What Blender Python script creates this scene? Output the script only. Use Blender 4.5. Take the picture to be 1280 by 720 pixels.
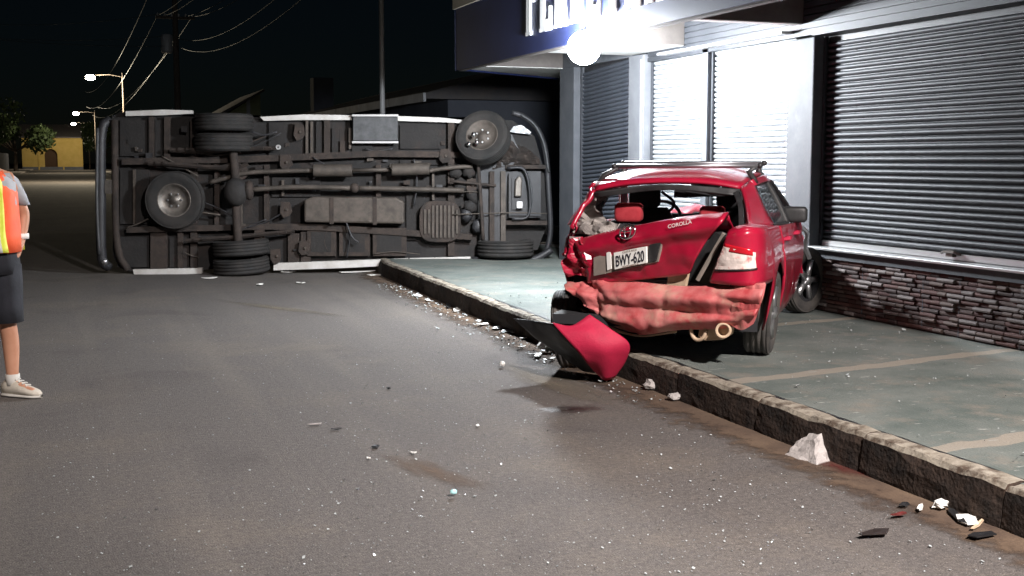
import bpy, math, random
import numpy as np
from mathutils import Vector, Matrix, noise as mnoise
random.seed(7); rng = np.random.RandomState(7)
R = math.radians
for o in list(bpy.data.objects): bpy.data.objects.remove(o)
sc = bpy.context.scene
C = sc.collection

# ---------------------------------------------------------------- camera
H = 1.60; FPX = 1500.0
YAW = math.atan(558/FPX); PIT = math.atan(160/FPX)
cam = bpy.data.cameras.new('Camera'); co = bpy.data.objects.new('Camera', cam); C.objects.link(co)
cam.sensor_width = 36; cam.lens = 36*FPX/1280; cam.clip_end = 2000; cam.clip_start = .05
co.location = (0, 0, H); co.rotation_euler = (R(90)-PIT, 0, -YAW)
sc.camera = co
sc.render.resolution_x = 1024; sc.render.resolution_y = 576

# ---------------------------------------------------------------- world, weak added sun, exposure
w = bpy.data.worlds.new('World'); sc.world = w; w.use_nodes = True
nt = w.node_tree; bg = nt.nodes['Background']
sky = nt.nodes.new('ShaderNodeTexSky'); sky.sky_type = 'NISHITA'; sky.sun_disc = False
sky.sun_elevation = R(12); sky.sun_rotation = R(200); sky.air_density = 1; sky.dust_density = .3; sky.ozone_density = 4
nt.links.new(sky.outputs[0], bg.inputs[0]); bg.inputs[1].default_value = 0.00055
sl = bpy.data.lights.new('fill_sun', 'SUN'); sl.energy = 0.012; sl.angle = R(12); sl.color = (.8, .88, 1)  # weak sun added as ambient fill to lift the shadows
so = bpy.data.objects.new('fill_sun', sl); C.objects.link(so)
so.rotation_euler = (R(48), 0, R(-20))
sc.view_settings.view_transform = 'Standard'; sc.view_settings.look = 'None'
sc.view_settings.gamma = 1; sc.view_settings.exposure = 0; sc.view_settings.use_curve_mapping = False
sc.render.engine = 'CYCLES'

# ---------------------------------------------------------------- pixel helpers (directions only)
_F = np.array([math.sin(YAW), math.cos(YAW), 0]); _R = np.array([math.cos(YAW), -math.sin(YAW), 0]); _U = np.array([0, 0, 1.])
_fw = _F*math.cos(PIT)-_U*math.sin(PIT); _up = _U*math.cos(PIT)+_F*math.sin(PIT)
CAM = np.array([0, 0, H])
def ray(u, v): return _fw+_R*((u-640)/FPX)-_up*((v-360)/FPX)
def atz(u, v, z=0.0): d = ray(u, v); return CAM+d*((z-H)/d[2])
def atx(u, v, x): d = ray(u, v); return CAM+d*(x/d[0])
def aty(u, v, y): d = ray(u, v); return CAM+d*(y/d[1])

# ---------------------------------------------------------------- materials
MATS = {}
def mat(name, col, rough=.6, metal=0., col2=None, scale=6., bump=0., bscale=40., coat=0., detail=6., c1=.35, c2=.65, dirt=None, dscale=2., dlo=.5, dhi=.7, spec=.5):
    m = bpy.data.materials.new(name); m.use_nodes = True; MATS[name] = m
    n = m.node_tree.nodes; l = m.node_tree.links; b = n['Principled BSDF']
    b.inputs['Roughness'].default_value = rough; b.inputs['Metallic'].default_value = metal
    b.inputs['Base Color'].default_value = (*col, 1); b.inputs['Coat Weight'].default_value = coat
    b.inputs['Specular IOR Level'].default_value = spec
    tc = n.new('ShaderNodeTexCoord')
    last = None
    if col2:
        t = n.new('ShaderNodeTexNoise'); t.inputs['Scale'].default_value = scale; t.inputs['Detail'].default_value = detail; t.inputs['Roughness'].default_value = .65
        l.new(tc.outputs['Object'], t.inputs['Vector'])
        r = n.new('ShaderNodeValToRGB'); r.color_ramp.elements[0].position = c1; r.color_ramp.elements[1].position = c2
        r.color_ramp.elements[0].color = (*col, 1); r.color_ramp.elements[1].color = (*col2, 1)
        l.new(t.outputs[0], r.inputs[0]); last = r.outputs[0]
    if dirt:
        t = n.new('ShaderNodeTexNoise'); t.inputs['Scale'].default_value = dscale; t.inputs['Detail'].default_value = 8; t.inputs['Roughness'].default_value = .7
        l.new(tc.outputs['Object'], t.inputs['Vector'])
        r = n.new('ShaderNodeValToRGB'); r.color_ramp.elements[0].position = dlo; r.color_ramp.elements[1].position = dhi
        l.new(t.outputs[0], r.inputs[0])
        mx = n.new('ShaderNodeMix'); mx.data_type = 'RGBA'; l.new(r.outputs[0], mx.inputs[0])
        if last: l.new(last, mx.inputs[6])
        else: mx.inputs[6].default_value = (*col, 1)
        mx.inputs[7].default_value = (*dirt, 1); last = mx.outputs[2]
    if last: l.new(last, b.inputs['Base Color'])
    if bump:
        t = n.new('ShaderNodeTexNoise'); t.inputs['Scale'].default_value = bscale; t.inputs['Detail'].default_value = 6
        l.new(tc.outputs['Object'], t.inputs['Vector'])
        bp = n.new('ShaderNodeBump'); bp.inputs['Strength'].default_value = bump; bp.inputs['Distance'].default_value = .01
        l.new(t.outputs[0], bp.inputs['Height']); l.new(bp.outputs[0], b.inputs['Normal'])
    return m
def emat(name, col, strength):
    m = bpy.data.materials.new(name); m.use_nodes = True; n = m.node_tree.nodes; b = n['Principled BSDF']
    b.inputs['Base Color'].default_value = (.8, .8, .8, 1)
    b.inputs['Emission Color'].default_value = (*col, 1); b.inputs['Emission Strength'].default_value = strength
    MATS[name] = m; return m
def glass(name, col=(1, 1, 1), alpha=.25, rough=.05):
    m = bpy.data.materials.new(name); m.use_nodes = True; n = m.node_tree.nodes; b = n['Principled BSDF']
    b.inputs['Base Color'].default_value = (*col, 1); b.inputs['Roughness'].default_value = rough; b.inputs['Alpha'].default_value = alpha
    MATS[name] = m; return m
mat('red_paint', (.28, .005, .024), .30, 0, (.38, .010, .036), 3, .0, 40, .6, dirt=(.17, .09, .075), dscale=3.2, dlo=.58, dhi=.85)
mat('red_plain', (.34, .004, .034), .7, 0, (.42, .008, .045), 9, .25, 90)
mat('crushed_pink', (.40, .05, .055), .6, 0, (.58, .20, .19), 4, .15, 30, dirt=(.44, .30, .22), dscale=2.6, dlo=.50, dhi=.68)
mat('dusty_beige', (.40, .28, .18), .8, 0, (.52, .40, .28), 6, .2)
mat('black_plastic', (.012, .012, .013), .5, 0, (.03, .03, .03), 8, .1)
mat('dark_interior', (.012, .012, .014), .85)
mat('grey_lining', (.16, .14, .13), .9, 0, (.36, .33, .30), 6, .3, 20)
mat('seat_red', (.27, .012, .02), .9, 0, (.36, .03, .04), 12, .1)
mat('seat_black', (.015, .015, .017), .8)
mat('rubber', (.035, .033, .032), .8, 0, (.085, .075, .066), 5, .2, 60)
mat('rubber_dark', (.010, .010, .010), .85, 0, (.024, .021, .019), 5, .2, 60)
mat('alloy', (.55, .55, .56), .3, .9)
mat('steel_dirty', (.10, .09, .08), .5, .7, (.2, .18, .16), 8)
mat('chrome', (.75, .75, .78), .15, 1)
mat('rack_metal', (.35, .35, .37), .35, .9)
mat('plate_white', (.75, .74, .70), .5)
mat('plate_ink', (.01, .01, .02), .6)
mat('lamp_clear', (.70, .60, .55), .15, 0, (.60, .10, .10), 9, .2, 70, .5, c1=.5, c2=.62)
mat('headlamp_glass', (.08, .085, .09), .2, 0, (.15, .155, .16), 9, .2, 30, .5)
mat('lamp_red', (.45, .01, .02), .2, 0, None, coat=.5)
mat('grey_trim', (.16, .15, .13), .6, 0, (.24, .2, .17), 8)
glass('tinted_glass', (.03, .035, .04), .75, .08)
glass('window_glass', (.75, .85, .85), .12, .05)
# asphalt
def asphalt():
    m = mat('asphalt', (.062, .055, .051), .9, 0, (.115, .102, .094), 95, .9, 120, detail=4, c1=.32, c2=.68, dirt=(.135, .112, .090), dscale=.55, dlo=.50, dhi=.78)
    n = m.node_tree.nodes; l = m.node_tree.links; b = n['Principled BSDF']
    src = b.inputs['Base Color'].links[0].from_socket
    tc = n.new('ShaderNodeTexCoord')
    # pale aggregate grains
    v = n.new('ShaderNodeTexVoronoi'); v.inputs['Scale'].default_value = 75; l.new(tc.outputs['Object'], v.inputs['Vector'])
    lt = n.new('ShaderNodeMath'); lt.operation = 'LESS_THAN'; lt.inputs[1].default_value = .22; l.new(v.outputs['Distance'], lt.inputs[0])
    sp = n.new('ShaderNodeSeparateColor'); l.new(v.outputs['Color'], sp.inputs[0])
    g = n.new('ShaderNodeMath'); g.operation = 'GREATER_THAN'; g.inputs[1].default_value = .72; l.new(sp.outputs[0], g.inputs[0])
    mu = n.new('ShaderNodeMath'); mu.operation = 'MULTIPLY'; l.new(lt.outputs[0], mu.inputs[0]); l.new(g.outputs[0], mu.inputs[1])
    mx = n.new('ShaderNodeMix'); mx.data_type = 'RGBA'; l.new(mu.outputs[0], mx.inputs[0]); l.new(src, mx.inputs[6]); mx.inputs[7].default_value = (.19, .17, .15, 1)
    # oily dark blotches with a shape of their own
    t = n.new('ShaderNodeTexNoise'); t.inputs['Scale'].default_value = .9; t.inputs['Detail'].default_value = 5; t.inputs['Distortion'].default_value = .8
    l.new(tc.outputs['Object'], t.inputs['Vector'])
    r = n.new('ShaderNodeValToRGB'); r.color_ramp.elements[0].position = .56; r.color_ramp.elements[1].position = .70
    l.new(t.outputs[0], r.inputs[0])
    mm = n.new('ShaderNodeMath'); mm.operation = 'MULTIPLY'; mm.inputs[1].default_value = .5; l.new(r.outputs[0], mm.inputs[0])
    m2 = n.new('ShaderNodeMix'); m2.data_type = 'RGBA'; l.new(mm.outputs[0], m2.inputs[0]); l.new(mx.outputs[2], m2.inputs[6]); m2.inputs[7].default_value = (.045, .038, .036, 1)
    # long tyre-worn tracks running with the street
    mp = n.new('ShaderNodeMapping'); mp.inputs['Scale'].default_value = (2.2, .12, 1); mp.inputs['Rotation'].default_value = (0, 0, .12); l.new(tc.outputs['Object'], mp.inputs[0])
    t3 = n.new('ShaderNodeTexNoise'); t3.inputs['Scale'].default_value = 1.; t3.inputs['Detail'].default_value = 4; l.new(mp.outputs[0], t3.inputs['Vector'])
    r3 = n.new('ShaderNodeValToRGB'); r3.color_ramp.elements[0].position = .5; r3.color_ramp.elements[1].position = .75; l.new(t3.outputs[0], r3.inputs[0])
    m3m = n.new('ShaderNodeMath'); m3m.operation = 'MULTIPLY'; m3m.inputs[1].default_value = .55; l.new(r3.outputs[0], m3m.inputs[0])
    m3 = n.new('ShaderNodeMix'); m3.data_type = 'RGBA'; l.new(m3m.outputs[0], m3.inputs[0]); l.new(m2.outputs[2], m3.inputs[6]); m3.inputs[7].default_value = (.14, .122, .105, 1)
    t4 = n.new('ShaderNodeTexNoise'); t4.inputs['Scale'].default_value = 34; t4.inputs['Detail'].default_value = 5; t4.inputs['Roughness'].default_value = .8; l.new(tc.outputs['Object'], t4.inputs['Vector'])
    r4 = n.new('ShaderNodeMapRange'); r4.inputs[1].default_value = .3; r4.inputs[2].default_value = .7; r4.inputs[3].default_value = .55; r4.inputs[4].default_value = 1.45; l.new(t4.outputs[0], r4.inputs[0])
    vm = n.new('ShaderNodeVectorMath'); vm.operation = 'SCALE'; l.new(m3.outputs[2], vm.inputs[0]); l.new(r4.outputs[0], vm.inputs['Scale'])
    l.new(vm.outputs[0], b.inputs['Base Color'])
    return m
asphalt()
def pavement():
    m = mat('green_pavement', (.070, .088, .080), .8, 0, (.135, .148, .135), 1.7, .6, 70, dirt=(.17, .155, .13), dscale=3.2, dlo=.52, dhi=.72)
    n = m.node_tree.nodes; l = m.node_tree.links; b = n['Principled BSDF']
    src = b.inputs['Base Color'].links[0].from_socket
    tc = n.new('ShaderNodeTexCoord'); s = n.new('ShaderNodeSeparateXYZ'); l.new(tc.outputs['Object'], s.inputs[0])
    t = n.new('ShaderNodeTexNoise'); t.inputs['Scale'].default_value = 3.; t.inputs['Detail'].default_value = 6; l.new(tc.outputs['Object'], t.inputs['Vector'])
    # unpainted bands across the pavement
    a = n.new('ShaderNodeMath'); a.operation = 'MULTIPLY_ADD'; a.inputs[1].default_value = .16; l.new(t.outputs[0], a.inputs[0]); l.new(s.outputs['Y'], a.inputs[2])
    ax = n.new('ShaderNodeMath'); ax.operation = 'MULTIPLY_ADD'; ax.inputs[1].default_value = -.16; l.new(s.outputs['X'], ax.inputs[0]); l.new(a.outputs[0], ax.inputs[2])
    md = n.new('ShaderNodeMath'); md.operation = 'FLOORED_MODULO'; md.inputs[1].default_value = 1.92
    sh = n.new('ShaderNodeMath'); sh.operation = 'ADD'; sh.inputs[1].default_value = -.22+.06; l.new(ax.outputs[0], sh.inputs[0]); l.new(sh.outputs[0], md.inputs[0])
    lt = n.new('ShaderNodeMath'); lt.operation = 'LESS_THAN'; lt.inputs[1].default_value = .13; l.new(md.outputs[0], lt.inputs[0])
    # only where the paint stops: first four bays
    g = n.new('ShaderNodeMath'); g.operation = 'LESS_THAN'; g.inputs[1].default_value = 9.3; l.new(s.outputs['Y'], g.inputs[0])
    mu = n.new('ShaderNodeMath'); mu.operation = 'MULTIPLY'; l.new(lt.outputs[0], mu.inputs[0]); l.new(g.outputs[0], mu.inputs[1])
    mk = n.new('ShaderNodeMath'); mk.operation = 'MULTIPLY'; mk.inputs[1].default_value = .8; l.new(mu.outputs[0], mk.inputs[0])
    mx = n.new('ShaderNodeMix'); mx.data_type = 'RGBA'; l.new(mk.outputs[0], mx.inputs[0]); l.new(src, mx.inputs[6]); mx.inputs[7].default_value = (.24, .21, .17, 1)
    # pale flakes
    mp = n.new('ShaderNodeMapping'); mp.inputs['Scale'].default_value = (5, 14, 1); l.new(tc.outputs['Object'], mp.inputs[0])
    v = n.new('ShaderNodeTexNoise'); v.inputs['Scale'].default_value = 1.6; v.inputs['Detail'].default_value = 5; l.new(mp.outputs[0], v.inputs['Vector'])
    r = n.new('ShaderNodeValToRGB'); r.color_ramp.elements[0].position = .66; r.color_ramp.elements[1].position = .72; l.new(v.outputs[0], r.inputs[0])
    m2 = n.new('ShaderNodeMix'); m2.data_type = 'RGBA'; l.new(r.outputs[0], m2.inputs[0]); l.new(mx.outputs[2], m2.inputs[6]); m2.inputs[7].default_value = (.27, .28, .26, 1)
    l.new(m2.outputs[2], b.inputs['Base Color'])
pavement()
mat('kerb_shaded_face', (.026, .014, .009), .95, 0, (.058, .034, .021), 5, .8, 45, dirt=(.010, .006, .004), dscale=4, dlo=.40, dhi=.62)  # brown street face of the kerb, its shade put into the colour too
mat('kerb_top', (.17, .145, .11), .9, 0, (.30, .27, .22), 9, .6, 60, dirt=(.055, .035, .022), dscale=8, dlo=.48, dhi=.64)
mat('gutter_dirt', (.045, .026, .016), .95, 0, (.10, .065, .04), 3, .6, 60)
mat('dust', (.12, .10, .075), .95, 0, (.17, .14, .10), 5, .3)
mat('dark_brown', (.018, .014, .013), .35, 0, (.03, .022, .02), 5)
mat('blood_red', (.10, .012, .012), .5, 0, (.06, .02, .015), 8)
mat('concrete', (.22, .20, .19), .9, 0, (.40, .37, .35), 5, .6, 40, dirt=(.08, .06, .05), dscale=5, dlo=.55, dhi=.7)
mat('pillar_paint', (.08, .084, .093), .7, 0, (.11, .114, .123), 4, .1, 30, dirt=(.14, .14, .14), dscale=3, dlo=.58, dhi=.7)
mat('pillar_dark', (.06, .065, .075), .8, 0, (.085, .09, .10), 4, .1)
mat('beam_beige', (.10, .088, .082), .85, 0, (.13, .115, .105), 6, .15, 60)
mat('soffit_white', (.72, .72, .70), .8, 0, (.62, .62, .6), 2)
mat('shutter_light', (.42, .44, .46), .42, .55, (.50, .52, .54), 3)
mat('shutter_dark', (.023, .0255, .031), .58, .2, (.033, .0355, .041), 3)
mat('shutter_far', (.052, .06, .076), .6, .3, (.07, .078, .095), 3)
mat('rail_light', (.50, .50, .50), .4, .6)
mat('sign_blue', (.010, .016, .065), .55, 0, (.015, .024, .09), 1.5)
mat('letter_white', (.88, .88, .88), .5)
mat('panel_cream', (.42, .38, .30), .7, 0, (.5, .45, .36), 5)
mat('panel_brown', (.16, .09, .05), .7)
for i, c in enumerate([(.060, .022, .019), (.085, .036, .030), (.10, .066, .055), (.075, .046, .040), (.04, .022, .020), (.15, .125, .118)]):
    mat('stone%d' % i, c, .8, 0, tuple(x*1.35 for x in c), 9, .4, 50)
mat('mortar', (.07, .055, .05), .95)
mat('van_floor', (.010, .009, .009), .85, 0, (.019, .017, .016), 3, .6, 22, dirt=(.036, .023, .018), dscale=1.8, dlo=.55, dhi=.75)
mat('van_rust', (.022, .018, .016), .85, .2, (.052, .038, .031), 7, .3, 40)
mat('van_pipe', (.055, .047, .040), .7, .4, (.10, .083, .07), 8)
mat('van_sill', (.55, .54, .52), .5, 0, (.42, .40, .37), 5)
mat('van_paint', (.30, .31, .32), .35, 0, (.26, .27, .28), 2, coat=.3)
mat('van_panel', (.045, .047, .05), .6, .3, (.08, .082, .085), 10)
mat('van_black', (.012, .012, .014), .55, 0, (.03, .03, .033), 6)
mat('galvanised', (.45, .46, .47), .55, .2, (.52, .53, .54), 5)
mat('wood_pole', (.10, .08, .065), .9, 0, (.14, .115, .095), 10)
mat('wire', (.03, .03, .03), .6)
mat('yellow_wall', (.50, .36, .10), .9, 0, (.58, .42, .14), 1)
mat('door_wood', (.06, .03, .015), .8)
mat('roof_tin', (.10, .10, .11), .6, .4, (.15, .13, .12), 2)
mat('house_wall', (.10, .11, .14), .9, 0, (.14, .15, .18), 1)
mat('fascia_white', (.75, .76, .78), .7, 0, (.5, .5, .52), 1.5)
mat('gable_green', (.34, .37, .20), .9, 0, (.42, .45, .27), 1)
mat('bark', (.06, .045, .035), .95)
mat('leaf', (.030, .055, .018), .7, 0, (.055, .085, .028), .8)
mat('ground_soil', (.05, .045, .04), .95, 0, (.07, .065, .055), 1)
mat('skin', (.42, .20, .12), .6, 0, (.47, .24, .15), 10)
mat('shirt_grey', (.30, .31, .33), .9, 0, (.36, .37, .39), 10, .1)
mat('vest_orange', (.75, .09, .025), .7, 0, (.82, .12, .03), 8, .15, 30)
mat('vest_lime', (.62, .68, .05), .55, 0, (.70, .74, .10), 30)
mat('vest_silver', (.7, .7, .66), .35, .2)
mat('shorts_navy', (.006, .007, .011), .9, 0, (.011, .012, .018), 10, .2, 40)
mat('shoe', (.42, .38, .31), .8, 0, (.55, .50, .43), 15, .2)
mat('shoe_sole', (.5, .48, .44), .8)
mat('hair', (.012, .01, .008), .7)
mat('glass_bits', (.42, .45, .45), .15, 0, None, spec=.8)
mat('white_scrap', (.72, .71, .68), .7, 0, (.55, .54, .5), 8, .2)
mat('scrap_black', (.010, .010, .011), .5)
mat('blue_glass', (.35, .62, .62), .2)
mat('lamp_body', (.35, .35, .36), .5, .3)
emat('flood_glow', (.90, .95, 1.0), 1500.0)
emat('street_glow', (1.0, .86, .62), 180.0)
emat('porch_glow', (.9, .95, 1.0), 25.0)

# ---------------------------------------------------------------- mesh helpers
class MB:
    def __init__(s): s.v = []; s.f = []
    def box(s, x0, x1, y0, y1, z0, z1, M=None):
        b = len(s.v); P = [(x, y, z) for z in (z0, z1) for y in (y0, y1) for x in (x0, x1)]
        if M is not None: P = [tuple(M @ Vector(q)) for q in P]
        s.v += P
        s.f += [tuple(b+i for i in q) for q in [(0, 2, 3, 1), (4, 5, 7, 6), (0, 1, 5, 4), (2, 6, 7, 3), (0, 4, 6, 2), (1, 3, 7, 5)]]
        return s
    def grid(s, G, closed_u=False):
        b = len(s.v); n = len(G); m = len(G[0])
        for r in G: s.v += [tuple(map(float, q)) for q in r]
        for i in range(n-1):
            for j in range(m-1 if not closed_u else m):
                k = (j+1) % m
                s.f.append((b+i*m+j, b+i*m+k, b+(i+1)*m+k, b+(i+1)*m+j))
        return s
    def tube(s, pts, r, n=8, caps=True):
        pts = [Vector(tuple(map(float, q))) for q in pts]; rr = r if isinstance(r, (list, tuple)) else [r]*len(pts)
        rows = []; up = None
        for i, q in enumerate(pts):
            t = (pts[min(i+1, len(pts)-1)]-pts[max(i-1, 0)]).normalized()
            if up is None:
                a = Vector((0, 0, 1)) if abs(t.z) < .9 else Vector((1, 0, 0))
            else: a = up
            e1 = (a-t*a.dot(t)).normalized(); e2 = t.cross(e1); up = e1
            rows.append([q+(e1*math.cos(k*2*math.pi/n)+e2*math.sin(k*2*math.pi/n))*rr[i] for k in range(n)])
        b = len(s.v); s.grid(rows, True)
        if caps:
            s.f.append(tuple(b+k for k in range(n))[::-1]); e = b+(len(pts)-1)*n; s.f.append(tuple(e+k for k in range(n)))
        return s
    def lathe(s, prof, n=24, axis='x', c=(0, 0, 0)):
        rows = []
        for (r, a) in prof:
            row = []
            for k in range(n):
                t = 2*math.pi*k/n; p_, q_ = r*math.cos(t), r*math.sin(t)
                P = {'x': (a, p_, q_), 'y': (p_, a, q_), 'z': (p_, q_, a)}[axis]
                row.append((P[0]+c[0], P[1]+c[1], P[2]+c[2]))
            rows.append(row)
        return s.grid(rows, True)
    def poly(s, pts, d):
        """flat polygon extruded by vector d"""
        b = len(s.v); n = len(pts); d = Vector(d)
        s.v += [tuple(map(float, q)) for q in pts]+[tuple(Vector(tuple(map(float, q)))+d) for q in pts]
        s.f.append(tuple(b+i for i in range(n))[::-1]); s.f.append(tuple(b+n+i for i in range(n)))
        for i in range(n): j = (i+1) % n; s.f.append((b+i, b+j, b+n+j, b+n+i))
        return s
    def blob(s, c, r, sx=1, sy=1, sz=1, n=10, m=7, rough=0., seed=0):
        rows = []
        for i in range(m+1):
            th = math.pi*i/m; row = []
            for k in range(n):
                ph = 2*math.pi*k/n; d = Vector((math.sin(th)*math.cos(ph), math.sin(th)*math.sin(ph), math.cos(th)))
                q = r*(1+rough*mnoise.noise(d*1.7+Vector((seed, 0, 0))))
                row.append((c[0]+d.x*q*sx, c[1]+d.y*q*sy, c[2]+d.z*q*sz))
            rows.append(row)
        return s.grid(rows, True)
    def mesh(s, name, m, smooth=False):
        me = bpy.data.meshes.new(name); me.from_pydata(s.v, [], s.f); me.validate(); me.update()
        if m: me.materials.append(MATS[m])
        if smooth: me.polygons.foreach_set('use_smooth', [True]*len(me.polygons))
        return me
    def build(s, name, m, parent=None, smooth=False, solid=0., bevel=0., sub=0):
        o = link(name, s.mesh(name, m, smooth), parent)
        if solid:
            q = o.modifiers.new('s', 'SOLIDIFY'); q.thickness = solid; q.offset = 0
        if bevel:
            q = o.modifiers.new('b', 'BEVEL'); q.width = bevel; q.segments = 2; q.limit_method = 'ANGLE'
        if sub:
            q = o.modifiers.new('u', 'SUBSURF'); q.levels = sub; q.render_levels = sub
        return o
def link(name, me, parent=None):
    o = bpy.data.objects.new(name, me); C.objects.link(o); o.parent = parent; return o
def tag(o, label, cat, group=None):
    o['label'] = label; o['category'] = cat
    if group: o['group'] = group
    return o
def struct(o): o['kind'] = 'structure'; return o
def empty(name, loc=(0, 0, 0), rz=0):
    o = bpy.data.objects.new(name, None); C.objects.link(o); o.location = loc; o.rotation_euler = (0, 0, rz); o.empty_display_size = .2; return o
def lerp(a, b, t): return tuple(x+(y-x)*t for x, y in zip(a, b))
def resample(pts, n):
    P = [np.array(q, float) for q in pts]; L = [0]
    for a, b in zip(P, P[1:]): L.append(L[-1]+np.linalg.norm(b-a))
    out = []
    for i in range(n):
        s = L[-1]*i/(n-1); k = max(0, min(len(P)-2, int(np.searchsorted(L, s, 'right'))-1))
        t = (s-L[k])/max(1e-9, L[k+1]-L[k]); out.append(P[k]*(1-t)+P[k+1]*t)
    return out
def catmull(pts, n):
    P = [np.array(q, float) for q in pts]; P = [2*P[0]-P[1]]+P+[2*P[-1]-P[-2]]; m = len(P)-3; out = []
    for i in range(n):
        s = m*i/(n-1); k = min(m-1, int(s)); t = s-k; a, b, c, d = P[k:k+4]
        out.append(.5*((2*b)+(c-a)*t+(2*a-5*b+4*c-d)*t*t+(3*b-a-3*c+d)*t**3))
    return out
def loft(curves, n, m):
    """smooth surface through curves: n samples across curves, m along each"""
    cs = [catmull(c, m) for c in curves]; G = []
    for j in range(m): G.append(catmull([c[j] for c in cs], n) if len(cs) > 2 else [cs[0][j]*(1-t)+cs[1][j]*t for t in np.linspace(0, 1, n)])
    return [[G[j][i] for j in range(m)] for i in range(n)]
def crumple(G, amp, sc_, seed=0, ridged=True, axis=(0, -1, 0)):
    a = np.array(axis, float); out = []
    for r in G:
        row = []
        for q in r:
            p_ = Vector((float(q[0])*sc_+seed, float(q[1])*sc_, float(q[2])*sc_))
            v = mnoise.noise(p_); v = (abs(v)*2-.5) if ridged else v
            v += .4*mnoise.noise(p_*2.7)
            row.append(np.array(q)+a*v*amp)
        out.append(row)
    return out
def text_mesh(txt, size, depth, m, name):
    cu = bpy.data.curves.new('t', 'FONT'); cu.body = txt; cu.size = size; cu.extrude = depth; cu.align_x = 'CENTER'; cu.align_y = 'CENTER'; cu.offset = size*.012
    o = bpy.data.objects.new('t', cu); C.objects.link(o); bpy.context.view_layer.update()
    me = bpy.data.meshes.new_from_object(o.evaluated_get(bpy.context.evaluated_depsgraph_get()))
    bpy.data.objects.remove(o); me.name = name; me.materials.clear(); me.materials.append(MATS[m]); return me

# ================================================================= SETTING
KH = .21; XF = 6.55
struct(MB().grid([[(-300, -100, -.03), (300, -100, -.03)], [(-300, 600, -.03), (300, 600, -.03)]]).build('ground', 'ground_soil'))
struct(MB().grid([[(-4.6, -40, 0), (45, -40, 0)], [(-4.6, 260, 0), (45, 260, 0)]]).build('road', 'asphalt'))
KERB = [(3.66, -8), (3.70, 1.), (3.75, 4.), (3.79, 8.), (3.88, 11.5), (4.00, 14.4), (4.08, 16.2), (4.5, 17.7), (5.6, 18.6), (8., 18.9), (30., 19.)]
ks = resample(catmull([(a, b, 0) for a, b in KERB], 200), 260)
side = MB()
inner = [(max(q[0]+.14, min(7.2, q[0]+3.2)) if q[1] < 17 else q[0]+.2, q[1]) for q in ks]
G0 = [[(q[0]+.13, q[1] if q[1] < 17.5 else q[1]-.0, KH-.012), ] for q in ks]
# pavement: strip from the kerb back to the building line
rows = []
for q in ks:
    if q[1] < 17.2: rows.append([(q[0]+.10, q[1], KH-.008), (7.4, q[1], KH-.008)])
rows.append([(4.4, 17.6, KH-.008), (7.4, 17.6, KH-.008)]); rows.append([(5.6, 18.5, KH-.008), (7.4, 18.7, KH-.008)])
struct(side.grid(rows).build('pavement', 'green_pavement'))
struct(MB().grid([[(6.5, 15.6, KH-.02), (30, 15.6, KH-.02)], [(6.5, 18.8, KH-.02), (30, 18.8, KH-.02)]]).build('side_pavement', 'concrete'))
# kerb stones
kerb = struct(empty('kerb', (0, 0, 0)))
def kerb_mesh(seed):
    L, W = 1.0, .135; G = []
    prof = [(-.01, -.05), (-.006, .03), (.0, .07), (.004, .11), (.010, KH-.06), (.016, KH-.025), (.034, KH-.004), (.065, KH), (.10, KH+.002), (W, KH-.003), (W, -.05)]
    b = MB(); n = 15
    for i in range(n):
        y = (i/(n-1)-.5)*(L-.006); e = .004 if i in (0, n-1) else 0
        G.append([(x+e*(.0 if x > .1 else 1)+(  .007*mnoise.noise(Vector((seed*7.1+x*9, y*5, z*9)))+.004*mnoise.noise(Vector((seed*7.1, y*17, z*23))) if x < .1 else 0)+(.03*max(0, mnoise.noise(Vector((seed*5.7, y*4.3, 1)))-.25) if .01 < x < .06 else 0), y, z-e*.6+.010*mnoise.noise(Vector((seed*3.3, y*6, x*8+z*3)))+.006*mnoise.noise(Vector((seed*3.3, y*21, x*30)))) for x, z in prof])
    b.grid(G); m_ = len(prof)
    b.f.append(tuple(range(m_))); b.f.append(tuple((n-1)*m_+k for k in range(m_))[::-1])
    me = b.mesh('kerb_stone', 'kerb_shaded_face'); me.materials.append(MATS['kerb_top'])
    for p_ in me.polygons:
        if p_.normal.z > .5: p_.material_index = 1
    return me
kms = [kerb_mesh(i) for i in range(5)]
cum = 0; acc = [np.array(ks[0])]
fine = resample(ks, 4200); tot = sum(np.linalg.norm(b-a) for a, b in zip(fine, fine[1:])); nst = int(tot)
st = resample(fine, nst+1)
for i in range(nst):
    a, b = st[i], st[i+1]
    if a[0] > 14: break
    o = link('kerb_stone', kms[(i*3+i//4) % 5], kerb); mid = (a+b)/2
    o.location = (mid[0], mid[1], random.uniform(-.008, .006)); d = b-a
    o.rotation_euler = (random.uniform(-.006, .006), random.uniform(-.01, .01), -math.atan2(d[0], d[1]))
    o.scale = (1, np.linalg.norm(d), 1)
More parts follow.
